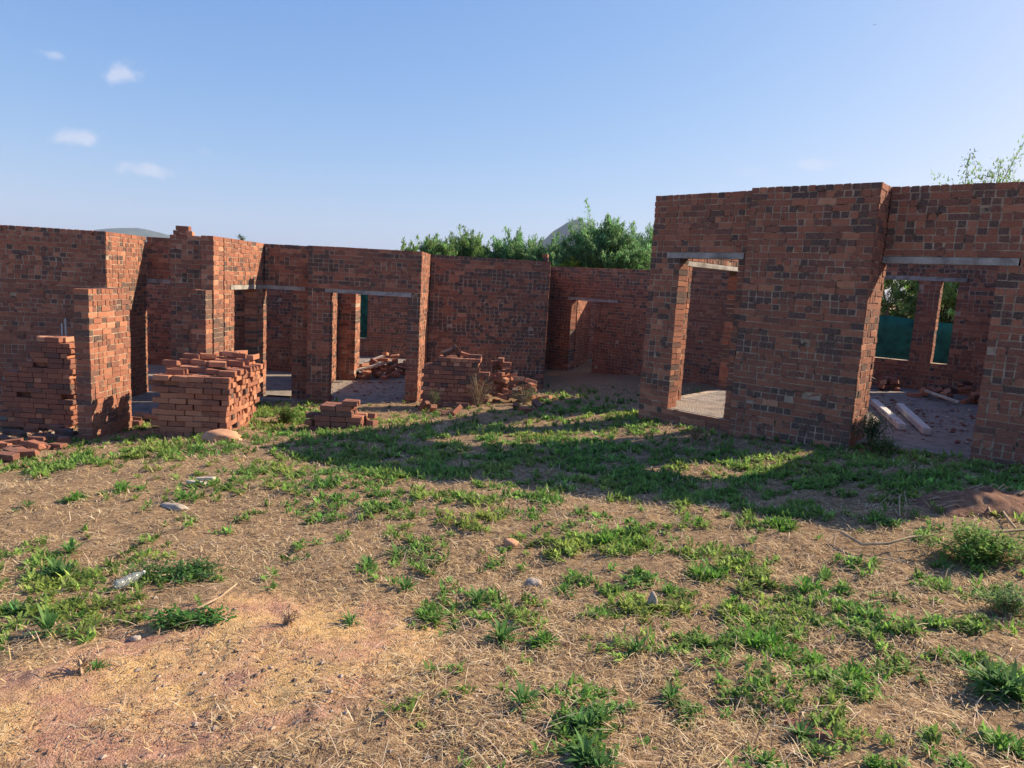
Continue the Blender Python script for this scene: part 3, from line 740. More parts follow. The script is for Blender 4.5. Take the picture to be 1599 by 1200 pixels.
# large foreground weeds: individuals
def weed_mesh(kind):
    if kind == 0: parts = [rosette_geo(46, .13, 1.0, .017, tone=(.13, .27, .075))]
    elif kind == 1: parts = [rosette_geo(26, .10, 1.0, .015, (rng.normal(0, .05), rng.normal(0, .05), 0), (.15, .32, .06)) for _ in range(4)]
    elif kind == 2: parts = [rosette_geo(22, .09, 1.0, .012, (rng.normal(0, .09), rng.normal(0, .07), 0), (.14, .32, .05)) for _ in range(8)]
    else: parts = [rosette_geo(38, .13, 1.0, .021, (rng.normal(0, .06), rng.normal(0, .06), 0), (.12, .25, .08)) for _ in range(3)]
    V, F, C = merge(parts); me = np_mesh('weed', V, F, col=C); me.materials.append(M_LEAF); return me
WM = {k: [weed_mesh(k) for _ in range(3)] for k in range(4)}
WEEDS = [  # px, py(base), kind, scale, label
 (783, 1002, 0, 1.0, 'grey-green rosette weed below the centre of the yard, left of a pair'),
 (858, 1008, 1, .8, 'dense dark green weed below the centre of the yard, right of a pair'),
 (817, 1104, 0, .85, 'single spiky weed in dry grass above the bottom cluster'),
 (897, 1140, 3, .6, 'tall grey-green weed cluster at the bottom centre, upper plant'),
 (935, 1130, 0, .65, 'narrow green weed right of the bottom centre cluster'),
 (900, 1196, 3, .75, 'large grey-green weed cut by the bottom edge near the centre'),
 (995, 1018, 0, .75, 'small pale rosette weed right of the dense dark pair'),
 (1048, 1094, 0, .6, 'small low rosette weed right of the bottom centre cluster'),
 (1070, 1132, 2, .35, 'little bushy weed lower right of the bottom centre cluster'),
 (1330, 1062, 2, 1.0, 'big bright green weed clump in the lower right part of the yard'),
 (1345, 1090, 1, .7, 'grey-green weed at the front of the big lower right clump'),
 (1180, 1010, 2, 1.15, 'wide bright green weed clump right of centre, its left half'),
 (1222, 1030, 2, .8, 'wide bright green weed clump right of centre, its right half'),
 (1250, 1062, 1, .6, 'small weed at the lower end of the wide bright clump'),
 (1498, 1036, 2, .8, 'bushy green weed near the right edge, above the tall edge weed'),
 (1585, 1090, 3, 1.0, 'tall dark green weed at the right edge'),
 (1556, 1160, 1, .9, 'dense green weed in the bottom right corner'),
 (1190, 1118, 1, .35, 'tiny weed sprig low in the straw right of centre'),
 (1250, 1150, 0, .6, 'small dark weed beside the half-buried brick'),
 (1445, 1150, 1, .45, 'small green weed in the straw near the bottom right'),
 (1480, 1196, 1, .6, 'green weed cut by the bottom edge on the right'),
 (1197, 1196, 1, .55, 'green weed cut by the bottom edge right of centre'),
 (1378, 1196, 1, .5, 'small green weed cut by the bottom edge between two others'),
 (1100, 902, 2, 1.2, 'wide green weed clump in the middle right of the yard'),
 (945, 852, 2, 1.1, 'broad green weed clump at the lower edge of the shadow, left half'),
 (1000, 850, 2, 1.0, 'broad green weed clump at the lower edge of the shadow, right half'),
 (1225, 826, 2, 1.15, 'bright green weed clump just below the shadow at the right'),
 (1090, 818, 2, .8, 'flat green weed clump just below the shadow right of centre'),
 (832, 808, 2, .7, 'sunlit green weed standing at the lower edge of the shadow near the centre'),
 (620, 868, 0, .9, 'small upright weed in dry grass left of centre'),
 (575, 886, 0, .75, 'small grey-green rosette weed left of centre'),
 (748, 943, 0, .8, 'spreading weed above the dense dark pair'),
 (680, 962, 1, .8, 'dull green weed left of centre, left of the spreading weed'),
 (632, 922, 0, .8, 'faint low weed in the dry grass left of centre'),
 (930, 962, 1, .8, 'green weed between the pale stone and the slate'),
 (890, 924, 1, .6, 'low weed just right of the pale stone'),
 (1265, 925, 1, 1.0, 'round green weed in the right part of the yard'),
 (1310, 925, 1, .7, 'narrow bright weed right of the round green one'),
 (1335, 960, 2, .7, 'loose green weed clump below the narrow bright weed'),
 (1160, 960, 2, .8, 'green weed clump above the wide bright clump'),
 (1045, 925, 1, .8, 'green weed left of the wide middle right clump'),
 (75, 905, 3, .9, 'long-leaved dark green weed at the left edge of the yard'),
 (28, 960, 3, .6, 'dark green weed at the far left above the bare ground'),
 (75, 988, 0, 1.0, 'spiky weed at the lower left, on the edge of the bare ground'),
 (125, 965, 2, .6, 'low bright weed at the lower left'),
 (110, 865, 0, 1.0, 'broad-leaved weed in dry grass at the left'),
 (128, 780, 1, 1.1, 'small leafy weed in dry grass at the upper left'),
 (205, 765, 1, 1.2, 'dark green weed in the grass below the pier'),
 (290, 778, 1, 1.0, 'low green weed under the two wooden offcuts'),
 (1515, 790, 1, 1.1, 'pale green weed growing on the earth mound'),
 (1330, 730, 1, 1.0, 'bright green weed in the grass before the wide opening'),
 (1145, 728, 1, 1.1, 'sunlit green weed before the brick panel of the right house'),
 (673, 680, 2, 1.2, 'green leafy weed in the grass below the broken bricks'),
 (548, 972, 0, .6, 'small sprig at the edge of the sandy patch'),
 (150, 1045, 0, .5, 'thin grey sprig on the bare ground at the left'),
]
for i, (px, py, k, s, lab) in enumerate(WEEDS):
    g = gpt(px, min(py, 1199)); o = bpy.data.objects.new('weed', WM[k][i % 3]); link(o)
    o.location = (g[0], g[1], g[2]-.008); o.rotation_euler = (0, 0, rng.uniform(0, 6.28)); o.scale = (s, s, s*rng.uniform(.85, 1.05))
    tag(o, lab, 'weed', 'larger weeds in the yard')

# shrubs
def crumbs(poly_pts, n, z, label, name='rubble_crumbs'):
    oc = np.array([[1, 0, 0], [0, 1, 0], [-1, 0, 0], [0, -1, 0], [0, 0, 1], [0, 0, -1]], float); fc = np.array([[0, 1, 4], [1, 2, 4], [2, 3, 4], [3, 0, 4], [1, 0, 5], [2, 1, 5], [3, 2, 5], [0, 3, 5]])
    P_ = np.array(poly_pts, float); w = rng.dirichlet(np.ones(len(P_))*.8, n); xy = w@P_; z = z if z is not None else ground_z(xy[:, 0], xy[:, 1])+.0; s_ = rng.lognormal(-4.4, .6, n); s_ = np.minimum(s_, .05)
    V = oc[None]*s_[:, None, None]*rng.uniform(.6, 1.4, (n, 6, 1)); V[:, :, 2] *= .6; V = V+np.stack([xy[:, 0], xy[:, 1], z+s_*.25], 1)[:, None]
    pal = np.array([[.38, .30, .24], [.30, .11, .07], [.50, .42, .34], [.22, .09, .06], [.36, .16, .10]]); C = pal[rng.integers(0, 5, n)]
    o = mk(name, np_mesh(name, V.reshape(-1, 3), (fc[None]+6*np.arange(n)[:, None, None]).reshape(-1, 3), col=rep(C, 6)), M_STRAW); tag(o, label, 'rubble', kind='stuff')
def bush_geo(c, rx, ry, h, n, leaf, tone, stems=14, seed=0, sun=.25):
    st = []; parts = []
    for k in range(stems):
        a = rng.uniform(0, 6.28); r = rng.uniform(.2, 1); tip = np.array([c[0]+rx*r*math.cos(a), c[1]+ry*r*math.sin(a), c[2]+h*rng.uniform(.5, 1.0)*(1-.35*r)])
        mid = (np.array(c)+tip)/2+np.array([0, 0, h*.12]); pts = [np.array(c)+rng.normal(0, .01, 3), mid, tip]; st.append((pts, [.006, .004, .002]))
        m_ = n//stems; t = rng.uniform(.15, 1.05, m_)[:, None]; p = np.where(t < .5, np.array(c)+(mid-np.array(c))*t*2, mid+(tip-mid)*(t*2-1)); p = p+rng.normal(0, 1, (m_, 3))*np.array([rx, ry, h])*.13
        d = rng.normal(0, 1, (m_, 3)); d[:, 2] = np.abs(d[:, 2])*.6; d /= np.linalg.norm(d, axis=1, keepdims=True)
        V, F, kk = leaf_strip(p, d, np.full(m_, leaf)*rng.uniform(.6, 1.3, m_), np.full(m_, leaf*.42), rng.uniform(0, .6, m_), 2)
        parts.append((V, F, rep(hsvj(tone, m_, .2, .08), kk)))
    return st, merge(parts)
def shrub(name, c, rx, ry, h, n, leaf, tone, label, cat='shrub', stems=14, stemmat=None):
    st, (V, F, C) = bush_geo(c, rx, ry, h, n, leaf, tone, stems); r = empty(name, tuple(c)); tag(r, label, cat)
    Vt, Ft = join_tubes(st, 5); mk('stems', np_mesh('stems', Vt, Ft), stemmat or M_DRY, r); mk('foliage', np_mesh('foliage', V, F, col=C), M_LEAF, r); return r
g = gpt(1512, 878); shrub('leafy_bush', g, .32, .22, .24, 2800, .032, (.19, .33, .07), 'leafy green bush with many small leaves before the earth mound at the right')
g = np.array([4.08, 7.88, .86]); shrub('leafy_bush', g, .24, .16, .55, 2000, .035, (.055, .14, .05), 'dark green bush growing against the corner beside the wide opening')
g = gpt(1382, 712); shrub('leafy_bush', g, .22, .12, .24, 1000, .035, (.14, .22, .07), 'low sunlit weeds spilling over the sill of the wide opening')
g = gpt(285, 900); shrub('leafy_bush', g, .28, .24, .10, 1500, .030, (.08, .18, .05), 'sprawling dark green bush left of the sandy patch', stems=22)
g = gpt(300, 975); shrub('leafy_bush', g, .26, .10, .07, 700, .035, (.09, .22, .05), 'low flat weed patch on the upper edge of the sandy patch', stems=14)
g = np.array([-.58, 12.25, .26]); shrub('dry_bush', g, .36, .25, .75, 900, .030, (.20, .17, .09), 'dry tangled bush between the upright stack and the ragged heap', stems=34)
g = np.array([.25, 12.35, .33]); shrub('dry_bush', g, .30, .2, .5, 800, .03, (.20, .22, .09), 'grey-green tangled weed growing through the ragged brick heap', stems=26)
g = np.array([-1.35, 12.2, .28]); shrub('leafy_bush', g, .18, .1, .32, 350, .03, (.12, .22, .07), 'thin green weed at the left foot of the upright stack', stems=9)
g = gpt(1086, 690); shrub('dry_bush', g, .22, .12, .30, 260, .035, (.28, .15, .09), 'reddish dry weed at the foot of the narrow opening', stems=16)
g = gpt(445, 662); shrub('leafy_bush', g, .30, .20, .34, 1500, .035, (.10, .20, .04), 'green weeds growing between the flaring pile and the low pile', stems=22)
g = np.array([*RP(-.9, 2.9), FR]); shrub('leafy_bush', g, .45, .2, .25, 900, .04, (.06, .15, .04), 'dark green weeds on the floor behind the narrow opening')
g = gpt(1572, 960); shrub('leafy_bush', g, .20, .16, .18, 1000, .022, (.14, .25, .08), 'fine-leaved dull green bush at the right edge')
g = gpt(400, 1062)
p = aty(378, 377, 13.86); shrub('wall_plant', (p[0], 13.86, LT), .16, .08, .16, 260, .035, (.10, .20, .05), 'small green plant sprouting on top of the left wall', 'plant', 7)
for (px, py, lab) in ((130, 1050, 'dead dark twiggy weed on the bare ground at the left'), (450, 975, 'small dead weed stalk in the sandy patch')):
    g = gpt(px, py); shrub('dead_weed', g, .07, .06, .10, 40, .02, (.16, .11, .08), lab, 'weed', 14)

# ---------------------------------------------------------------- ground cover (uncountable)
def gz_ok(x, y): return ~inside(FLOOR_L, x, y) & ~inside(FLOOR_R, x, y)
def scatter(n, rmin, rmax, half=50, power=1.0):
    """polar scatter round the yard: density falls with distance"""
    a = np.radians(rng.uniform(-half, half, n)); r = rmin*(rmax/rmin)**(rng.uniform(0, 1, n)**power)
    return np.sin(a)*r, np.cos(a)*r
def pxs(x, y):
    P_ = np.stack([x, y, ground_z(x, y, False)], 1)-np.array([0, 0, CZ]); c = P_@fw; return 799.5+FPX*(P_@rt)/c, 600-FPX*(P_@up)/c
GREEN = [  # centre px, radius px, weight
 (830, 740, 330, 42, .9), (1150, 745, 280, 45, .9), (1350, 765, 220, 45, .8), (640, 745, 140, 45, .7), (860, 695, 170, 22, .9), (1000, 660, 90, 25, .8), (920, 640, 80, 18, .6), (700, 668, 90, 22, .5),
 (560, 715, 130, 35, .7), (450, 660, 60, 22, 1), (300, 700, 150, 16, .7), (90, 728, 130, 13, 1), (210, 715, 90, 14, .9), (540, 690, 90, 16, .6), (1450, 735, 130, 25, .5),
 (540, 765, 80, 25, .7), (430, 740, 60, 18, .5), (600, 790, 50, 26, .5), (400, 830, 90, 22, .6), (500, 810, 60, 20, .5), (290, 870, 80, 35, .4), (80, 900, 90, 35, .42), (60, 965, 100, 30, .42), (200, 945, 90, 25, .25),
 (950, 850, 110, 25, .7), (1100, 890, 80, 35, .6), (1230, 815, 70, 22, .7), (1180, 990, 100, 45, .6), (1330, 1040, 70, 45, .5), (1300, 920, 110, 50, .45), (1450, 900, 140, 60, .4), (1500, 990, 110, 50, .4), (1560, 1080, 60, 60, .5),
 (740, 830, 60, 25, .4), (680, 930, 60, 30, .3), (860, 950, 110, 40, .3), (1000, 950, 90, 35, .3), (900, 1130, 60, 60, .2), (1240, 1100, 150, 60, .18), (1400, 990, 200, 90, .30), (1150, 930, 180, 80, .36), (960, 900, 160, 60, .35), (1480, 1120, 110, 60, .35), (1250, 760, 420, 50, .9), (750, 770, 200, 30, .6), (330, 770, 60, 20, .4), (640, 850, 60, 30, .2), (1560, 760, 60, 20, .8), (1400, 820, 60, 20, .5), (210, 655, 60, 20, .6)]
SANDY = [(420, 965, 190, 60), (300, 1060, 300, 85), (60, 1090, 260, 75), (200, 1190, 380, 70), (560, 1000, 140, 55), (480, 1120, 150, 70, .6)]
def field(L_, x, y):
    px, py = pxs(x, y); f = np.zeros(len(x))
    for t in L_: f = np.maximum(f, (t[4] if len(t) > 4 else 1)*np.exp(-((px-t[0])/t[2])**2-((py-t[1])/t[3])**2))
    return f
def weed_carpet():
    x, y = scatter(70000, 1.9, 17, 46, .85); k = gz_ok(x, y); x, y = x[k], y[k]
    g_ = field(GREEN, x, y); cl = vnoise(x, y, .22, 11)*.6+vnoise(x, y, .10, 12)*.4
    pr = g_*np.clip((cl-.44+.09*smooth(5.5, 8, np.hypot(x, y)))*7, 0, 1.9)+.035*(cl > .62)*(field(SANDY, x, y) < .35)
    k = rng.uniform(0, 1, len(x)) < pr*.8; x, y = x[k], y[k]; n = len(x); r = np.hypot(x, y); z = ground_z(x, y)
    nl = 11; N_ = n*nl; bx_ = np.repeat(x, nl); by_ = np.repeat(y, nl); bz = np.repeat(z, nl); rr = np.repeat(r, nl)
    az = rng.uniform(0, 6.283, N_); el = np.radians(rng.uniform(20, 80, N_)); d = np.stack([np.cos(az)*np.cos(el), np.sin(az)*np.cos(el), np.sin(el)], 1)
    sz = np.repeat(rng.uniform(.55, 1.25, n), nl)
    L_ = (.046+.0048*rr)*sz*rng.uniform(.6, 1.2, N_)
    V, F, kk = leaf_strip(np.stack([bx_+rng.normal(0, .012, N_), by_+rng.normal(0, .012, N_), bz+rng.uniform(0, .02, N_)*sz], 1), d, L_, (.0095+.0013*rr)*rng.uniform(.7, 1.3, N_), rng.uniform(.1, .6, N_), 2)
    base = np.array([.15, .29, .065]); yel = np.array([.33, .38, .09]); t = np.repeat(vnoise(x, y, .5, 21)**2*.8, nl)[:, None]
    pl = np.repeat(np.exp(rng.normal(0, .28, n)), nl)[:, None]
    C = (base*(1-t)+yel*t)*pl*np.exp(rng.normal(0, .12, (N_, 1)))
    o = mk('weed_carpet', np_mesh('weed_carpet', V, F, col=rep(C, kk)), M_LEAF); tag(o, 'low green weeds spread through the dry grass of the yard', 'weeds', kind='stuff'); print('carpet', n)
weed_carpet()
def straw():
    x, y = scatter(210000, 1.75, 16, 47, .85); k = gz_ok(x, y); x, y = x[k], y[k]
    sd_ = field(SANDY, x, y); cl = vnoise(x, y, .35, 31)*.5+vnoise(x, y, .1, 32)*.5
    k = rng.uniform(0, 1, len(x)) < np.clip((1-.96*sd_)*np.clip((cl-.22)*2.6, .10, 1), 0, 1); x, y = x[k], y[k]; n = len(x); r = np.hypot(x, y); z = ground_z(x, y)
    az = rng.uniform(0, 6.283, n); el = np.radians(np.abs(rng.normal(8, 22, n))); d = np.stack([np.cos(az)*np.cos(el), np.sin(az)*np.cos(el), np.sin(el)], 1)
    L_ = rng.uniform(.018, .065, n)*(1+.06*r)
    V, F, kk = leaf_strip(np.stack([x, y, z+rng.uniform(.001, .018, n)], 1), d, L_, (.0021+.0006*r)*rng.uniform(.7, 1.4, n), rng.uniform(.0, .5, n), 2)
    pal = np.array([[.56, .43, .26], [.42, .29, .17], [.70, .58, .39], [.24, .16, .10], [.52, .35, .20], [.66, .50, .24]]); C = .95*pal[rng.choice(6, n, p=[.26, .20, .12, .16, .12, .14])]*np.exp(rng.normal(0, .15, (n, 1)))
    o = mk('dry_grass', np_mesh('dry_grass', V, F, col=rep(C, kk)), M_STRAW); tag(o, 'short dead straw and dry grass covering the yard', 'dry grass', kind='stuff'); print('straw', n)
    # longer bleached stems
    x, y = scatter(2600, 1.8, 12, 46, .8); k = gz_ok(x, y); x, y = x[k], y[k]; k = rng.uniform(0, 1, len(x)) < (1-.8*field(SANDY, x, y)); x, y = x[k], y[k]; n = len(x); z = ground_z(x, y); r = np.hypot(x, y)
    az = rng.uniform(0, 6.283, n); el = np.radians(np.abs(rng.normal(5, 14, n))); d = np.stack([np.cos(az)*np.cos(el), np.sin(az)*np.cos(el), np.sin(el)], 1)
    V, F, kk = leaf_strip(np.stack([x, y, z+rng.uniform(.01, .03, n)], 1), d, rng.uniform(.07, .18, n), (.0022+.0004*r), rng.uniform(.0, .35, n), 3)
    C = hsvj((.60, .47, .33), n, .2, .05); o = mk('dry_stems', np_mesh('dry_stems', V, F, col=rep(C, kk)), M_STRAW); tag(o, 'longer bleached dry stems lying over the straw', 'dry grass', kind='stuff')
straw()
def pebbles():
    x, y = scatter(15000, 1.75, 7, 46, .7); f = field([(300, 1190, 330, 80), (470, 1120, 130, 70), (60, 1150, 160, 60), (330, 1050, 200, 60), (700, 1150, 180, 60)], x, y)
    k = rng.uniform(0, 1, len(x)) < f*.8+.03; x, y = x[k], y[k]; n = len(x); z = ground_z(x, y)
    oc = np.array([[1, 0, 0], [0, 1, 0], [-1, 0, 0], [0, -1, 0], [0, 0, 1], [0, 0, -1]], float); fc = np.array([[0, 1, 4], [1, 2, 4], [2, 3, 4], [3, 0, 4], [1, 0, 5], [2, 1, 5], [3, 2, 5], [0, 3, 5]])
    s = rng.lognormal(-5.25, .45, n); V = oc[None]*(s[:, None, None])*rng.uniform(.6, 1.4, (n, 6, 1)); V[:, :, 2] *= .7
    V = V+np.stack([x, y, z+s*.3], 1)[:, None]; F = (fc[None]+6*np.arange(n)[:, None, None]).reshape(-1, 3)
    pal = np.array([[.42, .33, .26], [.22, .15, .11], [.58, .46, .36], [.30, .17, .12], [.12, .09, .08]]); C = pal[rng.integers(0, 5, n)]
    o = mk('gravel', np_mesh('gravel', V.reshape(-1, 3), F, col=rep(C, 6)), M_STRAW); tag(o, 'fine gravel and crumbs of earth on the sandy patch', 'gravel', kind='stuff')
pebbles()

crumbs([RP(-1.2, .6), RP(2.9, .7), RP(3.0, 6.2), RP(-1.2, 6.2), RP(1.5, 3)], 900, FR+.006, 'brick crumbs and mortar lumps on the floor of the right house')
crumbs([(-4.2, 13.7), (-1.9, 13.7), (-2.4, 18), (-3.9, 18)], 500, 0.0, 'brick crumbs on the floor inside the left doorway')
crumbs([(-7.2, 11.1), (-6.1, 11.1), (-6.2, 9.7), (-8.4, 8.2), (-8.2, 10)], 500, None, 'brick crumbs on the earth around the stepped stack')
# ---------------------------------------------------------------- shade-net fence behind the houses
def net():
    m_, N, L, B = mat('shade_net'); geo = N.new('ShaderNodeNewGeometry'); n1 = noise_node(N, L, geo.outputs['Position'], 3.2, 6, .7)
    r = ramp(N, [(.3, (.004, .055, .045)), (.7, (.03, .26, .19))]); L.new(n1, r.inputs[0]); L.new(r.outputs[0], B.inputs['Base Color']); B.inputs['Roughness'].default_value = .8
    t = N.new('ShaderNodeBsdfTranslucent'); L.new(r.outputs[0], t.inputs['Color']); mx = N.new('ShaderNodeMixShader'); mx.inputs[0].default_value = .5
    L.new(B.outputs[0], mx.inputs[1]); L.new(t.outputs[0], mx.inputs[2]); L.new(mx.outputs[0], N['Material Output'].inputs[0])
    pts = [(-9, 26.5), (5, 22.5), (16, 15.0), (19, 9)]; root = empty('shade_net_fence', (5, 22.5, -.1)); tag(root, 'green shade-net fence behind the houses, seen through the openings', 'fence')
    V = []; F = []; n = 0
    for (x0, y0), (x1, y1) in zip(pts[:-1], pts[1:]):
        L_ = math.hypot(x1-x0, y1-y0); k = int(L_/.25)
        d = np.array([x1-x0, y1-y0])/L_; nn = np.array([-d[1], d[0]])
        for i in range(k+1):
            s = i*L_/k; w = .09*math.sin(s*2.1)+.05*math.sin(s*6.3)+.03*math.sin(s*11)
            for j in range(7):
                zz = -.1+(2.25-.10*abs(math.sin(s*math.pi/3)))*j/6; a = np.array([x0, y0])+d*s+nn*(w*(1+.5*math.sin(j*1.3))); 
                V.append((a[0], a[1], zz))
        for i in range(k):
            for j in range(6): a = n+i*7+j; F.append([a, a+7, a+8, a+1])
        n += (k+1)*7
    o = mk('net', np_mesh('net', V, F, smooth_=True), m_, root); sm = o.modifiers.new('s', 'SOLIDIFY'); sm.thickness = .008
    for (x0, y0), (x1, y1) in zip(pts[:-1], pts[1:]):
        L_ = math.hypot(x1-x0, y1-y0)
        for i in range(int(L_/3)+1):
            x = x0+(x1-x0)*i*3/L_; y = y0+(y1-y0)*i*3/L_; v, f = tube([(x, y+.12, -.2), (x, y+.12, 2.3)], .04, 8); mk('post', np_mesh('post', v, f, smooth_=True), M_BARK, root)
net()
# ---------------------------------------------------------------- trees
def tree(base, h, rx, ry, ncl, leaf, tone, label, name='tree', crown_lo=.25, twig=1.0, dens=34, spiky=.5):
    b = np.array(base, float); root = empty(name, tuple(b)); tag(root, label, 'tree' if h > 2.2 else 'shrub', 'trees behind the houses' if h > 2.2 else None)
    tubes = []; th = h*crown_lo; tp = b+np.array([0, 0, th]); tubes.append(([b, (b+tp)/2+np.array([.05, .03, 0]), tp], [.09*h/5, .07*h/5, .06*h/5]))
    parts = []
    cc = b+np.array([0, 0, h*(crown_lo+1)/2]); rz = h*(1-crown_lo)/2
    limbs = [tp+np.array([rx*math.cos(a)*.5, ry*math.sin(a)*.5, h*rng.uniform(.18, .4)]) for a in rng.uniform(0, 6.28, 7)]
    for l in limbs: tubes.append(([tp, (tp+l)/2+rng.normal(0, .08, 3), l], [.05*h/5, .035*h/5, .02*h/5]))
    for k in range(ncl):
        a = rng.uniform(0, 6.28); u_ = rng.uniform(-.55, 1); rr = math.sqrt(1-min(u_*u_, 1))*rng.uniform(.55, 1.0)**.6
        f = rng.uniform(.55, 1.0); p = cc+np.array([rx*rr*math.cos(a), ry*rr*math.sin(a), rz*u_])*f
        out = (p-cc)/np.array([rx, ry, rz]); out = out*np.array([1, 1, .8])+np.array([0, 0, spiky*.7]); out /= np.linalg.norm(out)+1e-6; out += rng.normal(0, .3, 3)
        ln = twig*rng.uniform(.5, 1.3); tip = p+out*ln
        if rng.random() < .22:
            l = limbs[int(rng.integers(0, 7))]; tubes.append(([l, (l+p)/2+rng.normal(0, .06, 3), p, tip], [.02*h/5, .014*h/5, .010*h/5, .004]))
        m_ = int(dens*3.0); t = rng.uniform(-.15, 1.0, m_)[:, None]; w = .17*twig*(1-.7*np.clip(t, 0, 1)); q = p+(tip-p)*t+rng.normal(0, 1, (m_, 3))*w; q[:, 2] -= .1*twig*t[:, 0]**2
        d = out[None]*.8+rng.normal(0, .6, (m_, 3)); d /= np.linalg.norm(d, axis=1, keepdims=True)
        V, F, kk = leaf_strip(q, d, np.full(m_, leaf)*rng.uniform(.6, 1.4, m_), np.full(m_, leaf*.55), rng.uniform(0, .3, m_), 1)
        C = np.array(tone)*math.exp(rng.normal(0, .22)); parts.append((V, F, rep(np.clip(C[None]*np.exp(rng.normal(0, .12, (m_, 3))), 0, 1), kk)))
    V, F, C = merge(parts); Vt, Ft = join_tubes(tubes, 6)
    mk('trunk', np_mesh('trunk', Vt, Ft, smooth_=True), M_BARK, root); mk('crown', np_mesh('crown', V, F, col=C), M_LEAF, root)
def tree_px(px, ytop, Y, wpx, label, **k):
    if ytop > 300: k['twig'] = k.get('twig', 1)*.62; k['ncl'] = int(k['ncl']*1.25)
    p = aty(px, ytop+((13 if px in (945, 1020) else 15) if 330 < ytop < 380 else (8 if ytop > 380 else 16)), Y); tree((p[0], Y, -.1), p[2]+.1, wpx*Y/FPX/2, wpx*Y/FPX/2*.8, label=label, **k)
G1 = (.21, .34, .12); G2 = (.18, .33, .14); G3 = (.30, .43, .09)
tree_px(640, 378, 30, 70, 'thin low treetop farthest left behind the middle wall', ncl=150, leaf=.14, tone=G1, twig=.7)
tree_px(682, 366, 29, 66, 'loose upright treetop above the left end of the middle wall', ncl=190, leaf=.14, tone=G1, twig=.8, spiky=.9)
tree_px(735, 358, 31, 80, 'light green acacia above the middle wall, left of the tangled one', ncl=230, leaf=.14, tone=G1, twig=.9, spiky=.8)
tree_px(810, 362, 30, 110, 'tangled olive green acacia above the centre of the middle wall', ncl=300, leaf=.14, tone=G2, twig=.9)
tree_px(868, 366, 28, 90, 'green acacia crown just left of the rocky hill', ncl=260, leaf=.13, tone=G2, twig=.8)
tree_px(945, 348, 25, 150, 'large feathery green acacia beside the right house', ncl=620, leaf=.12, tone=G2, twig=.95, dens=38)
tree_px(1020, 356, 27, 110, 'feathery acacia crown half hidden by the right house', ncl=320, leaf=.12, tone=G2, twig=.9)
tree_px(895, 398, 24, 62, 'bright yellow-green round shrub peeping over the rear wall', ncl=220, leaf=.10, tone=(.30, .38, .05), twig=.3, spiky=.2, crown_lo=.3)
tree_px(700, 398, 26, 110, 'yellow-green low shrub behind the middle wall', ncl=200, leaf=.12, tone=G3, twig=.4, crown_lo=.3)
tree_px(1505, 262, 20, 60, 'thin treetop above the right house, left of two', ncl=70, leaf=.12, tone=G1, twig=.8, spiky=1.2, dens=20)
tree_px(1560, 262, 20, 80, 'thin treetop above the right house, right of two', ncl=90, leaf=.12, tone=G1, twig=.8, spiky=1.2, dens=20)
tree_px(1400, 360, 22, 200, 'dense green tree behind the shade net, seen through the left rear window', ncl=300, leaf=.12, tone=(.32, .46, .16), twig=.7, crown_lo=.15)
tree_px(1500, 370, 20, 160, 'dense green tree behind the shade net, seen through the right rear window', ncl=260, leaf=.12, tone=(.32, .46, .16), twig=.7, crown_lo=.15)
tree_px(560, 415, 27, 90, 'dark green tree seen through the slit in the left house', ncl=260, leaf=.12, tone=G2, twig=.6, crown_lo=.1)
tree_px(905, 470, 27, 70, 'low shrub behind the rear doorway', ncl=120, leaf=.12, tone=G2, twig=.5, crown_lo=.1)

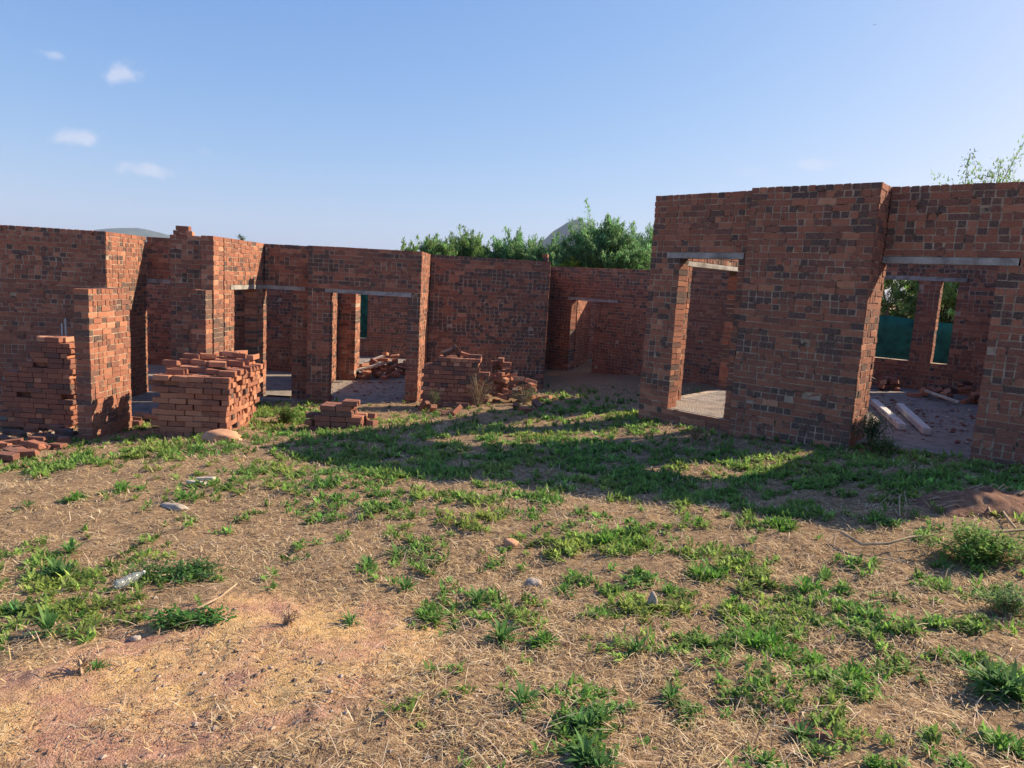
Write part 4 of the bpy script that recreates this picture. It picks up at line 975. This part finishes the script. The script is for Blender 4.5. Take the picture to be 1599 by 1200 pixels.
# ---------------------------------------------------------------- hills
def hill(name, peaks, Y, depth, label):
    nx, ny = 90, 24; xs = [p[0] for p in peaks]; X0, X1 = min(xs), max(xs)
    pts = sorted((aty(px, py, Y)[0], aty(px, py, Y)[2]) for px, py in peaks); PX = np.array([p[0] for p in pts]); PZ = np.array([p[1] for p in pts])
    gx = np.linspace(PX[0], PX[-1], nx); prof = np.interp(gx, PX, PZ); V = []
    for j in range(ny):
        t = j/(ny-1)*2-1; k = math.cos(t*math.pi/2)**1.2 if abs(t) < 1 else 0
        for i in range(nx):
            z = -5+(prof[i]+5)*k; z += (vnoise(gx[i], j*depth/ny, Y*.02, 51)-.5)*Y*.003*k; V.append((gx[i], Y+t*depth, z))
    F = [[j*nx+i, j*nx+i+1, (j+1)*nx+i+1, (j+1)*nx+i] for j in range(ny-1) for i in range(nx-1)]
    o = mk(name, np_mesh(name, V, F, smooth_=True), M_HILL); tag(o, kind='structure'); 
hill('hill', [(790, 430), (835, 388), (862, 362), (885, 348), (900, 344), (915, 349), (935, 362), (965, 385), (1030, 430)], 2200, 600, '')
hill('hill', [(100, 410), (150, 372), (178, 364), (200, 358), (222, 358), (243, 362), (256, 372), (310, 400), (360, 425)], 3200, 800, '')

# distant bird
b = aty(1366, 39, 60); V = np.array([[0, -.25, 0], [.05, 0, .02], [0, .3, 0], [-.05, 0, .02], [0, 0, -.06], [-.45, .08, .10], [.45, .08, .10], [-.2, -.1, .04], [.2, -.1, .04]])*.5
me = bpy.data.meshes.new('bird'); me.from_pydata([tuple(v) for v in V], [], [(0, 1, 3), (1, 2, 3), (0, 3, 4), (3, 2, 4), (2, 1, 4), (1, 0, 4), (3, 5, 7), (1, 8, 6)]); o = mk('bird', me, M_BARK, None, tuple(b)); tag(o, 'tiny dark bird high in the sky at the right', 'bird')
# ---------------------------------------------------------------- haze
def haze():
    me = bpy.data.meshes.new('haze'); bm = bmesh.new(); bmesh.ops.create_cube(bm, size=1); bmesh.ops.scale(bm, vec=(9000, 9000, 320), verts=bm.verts); bmesh.ops.translate(bm, vec=(0, 0, 150), verts=bm.verts); bm.to_mesh(me); bm.free()
    m_ = bpy.data.materials.new('haze'); m_.use_nodes = True; N = m_.node_tree.nodes; N.clear(); out = N.new('ShaderNodeOutputMaterial'); v = N.new('ShaderNodeVolumePrincipled')
    v.inputs['Color'].default_value = (.62, .76, 1, 1); v.inputs['Density'].default_value = HAZE; m_.node_tree.links.new(v.outputs[0], out.inputs['Volume'])
    o = mk('haze', me, m_); tag(o, kind='stuff')
HAZE = 0.00013
if HAZE > 0: haze()
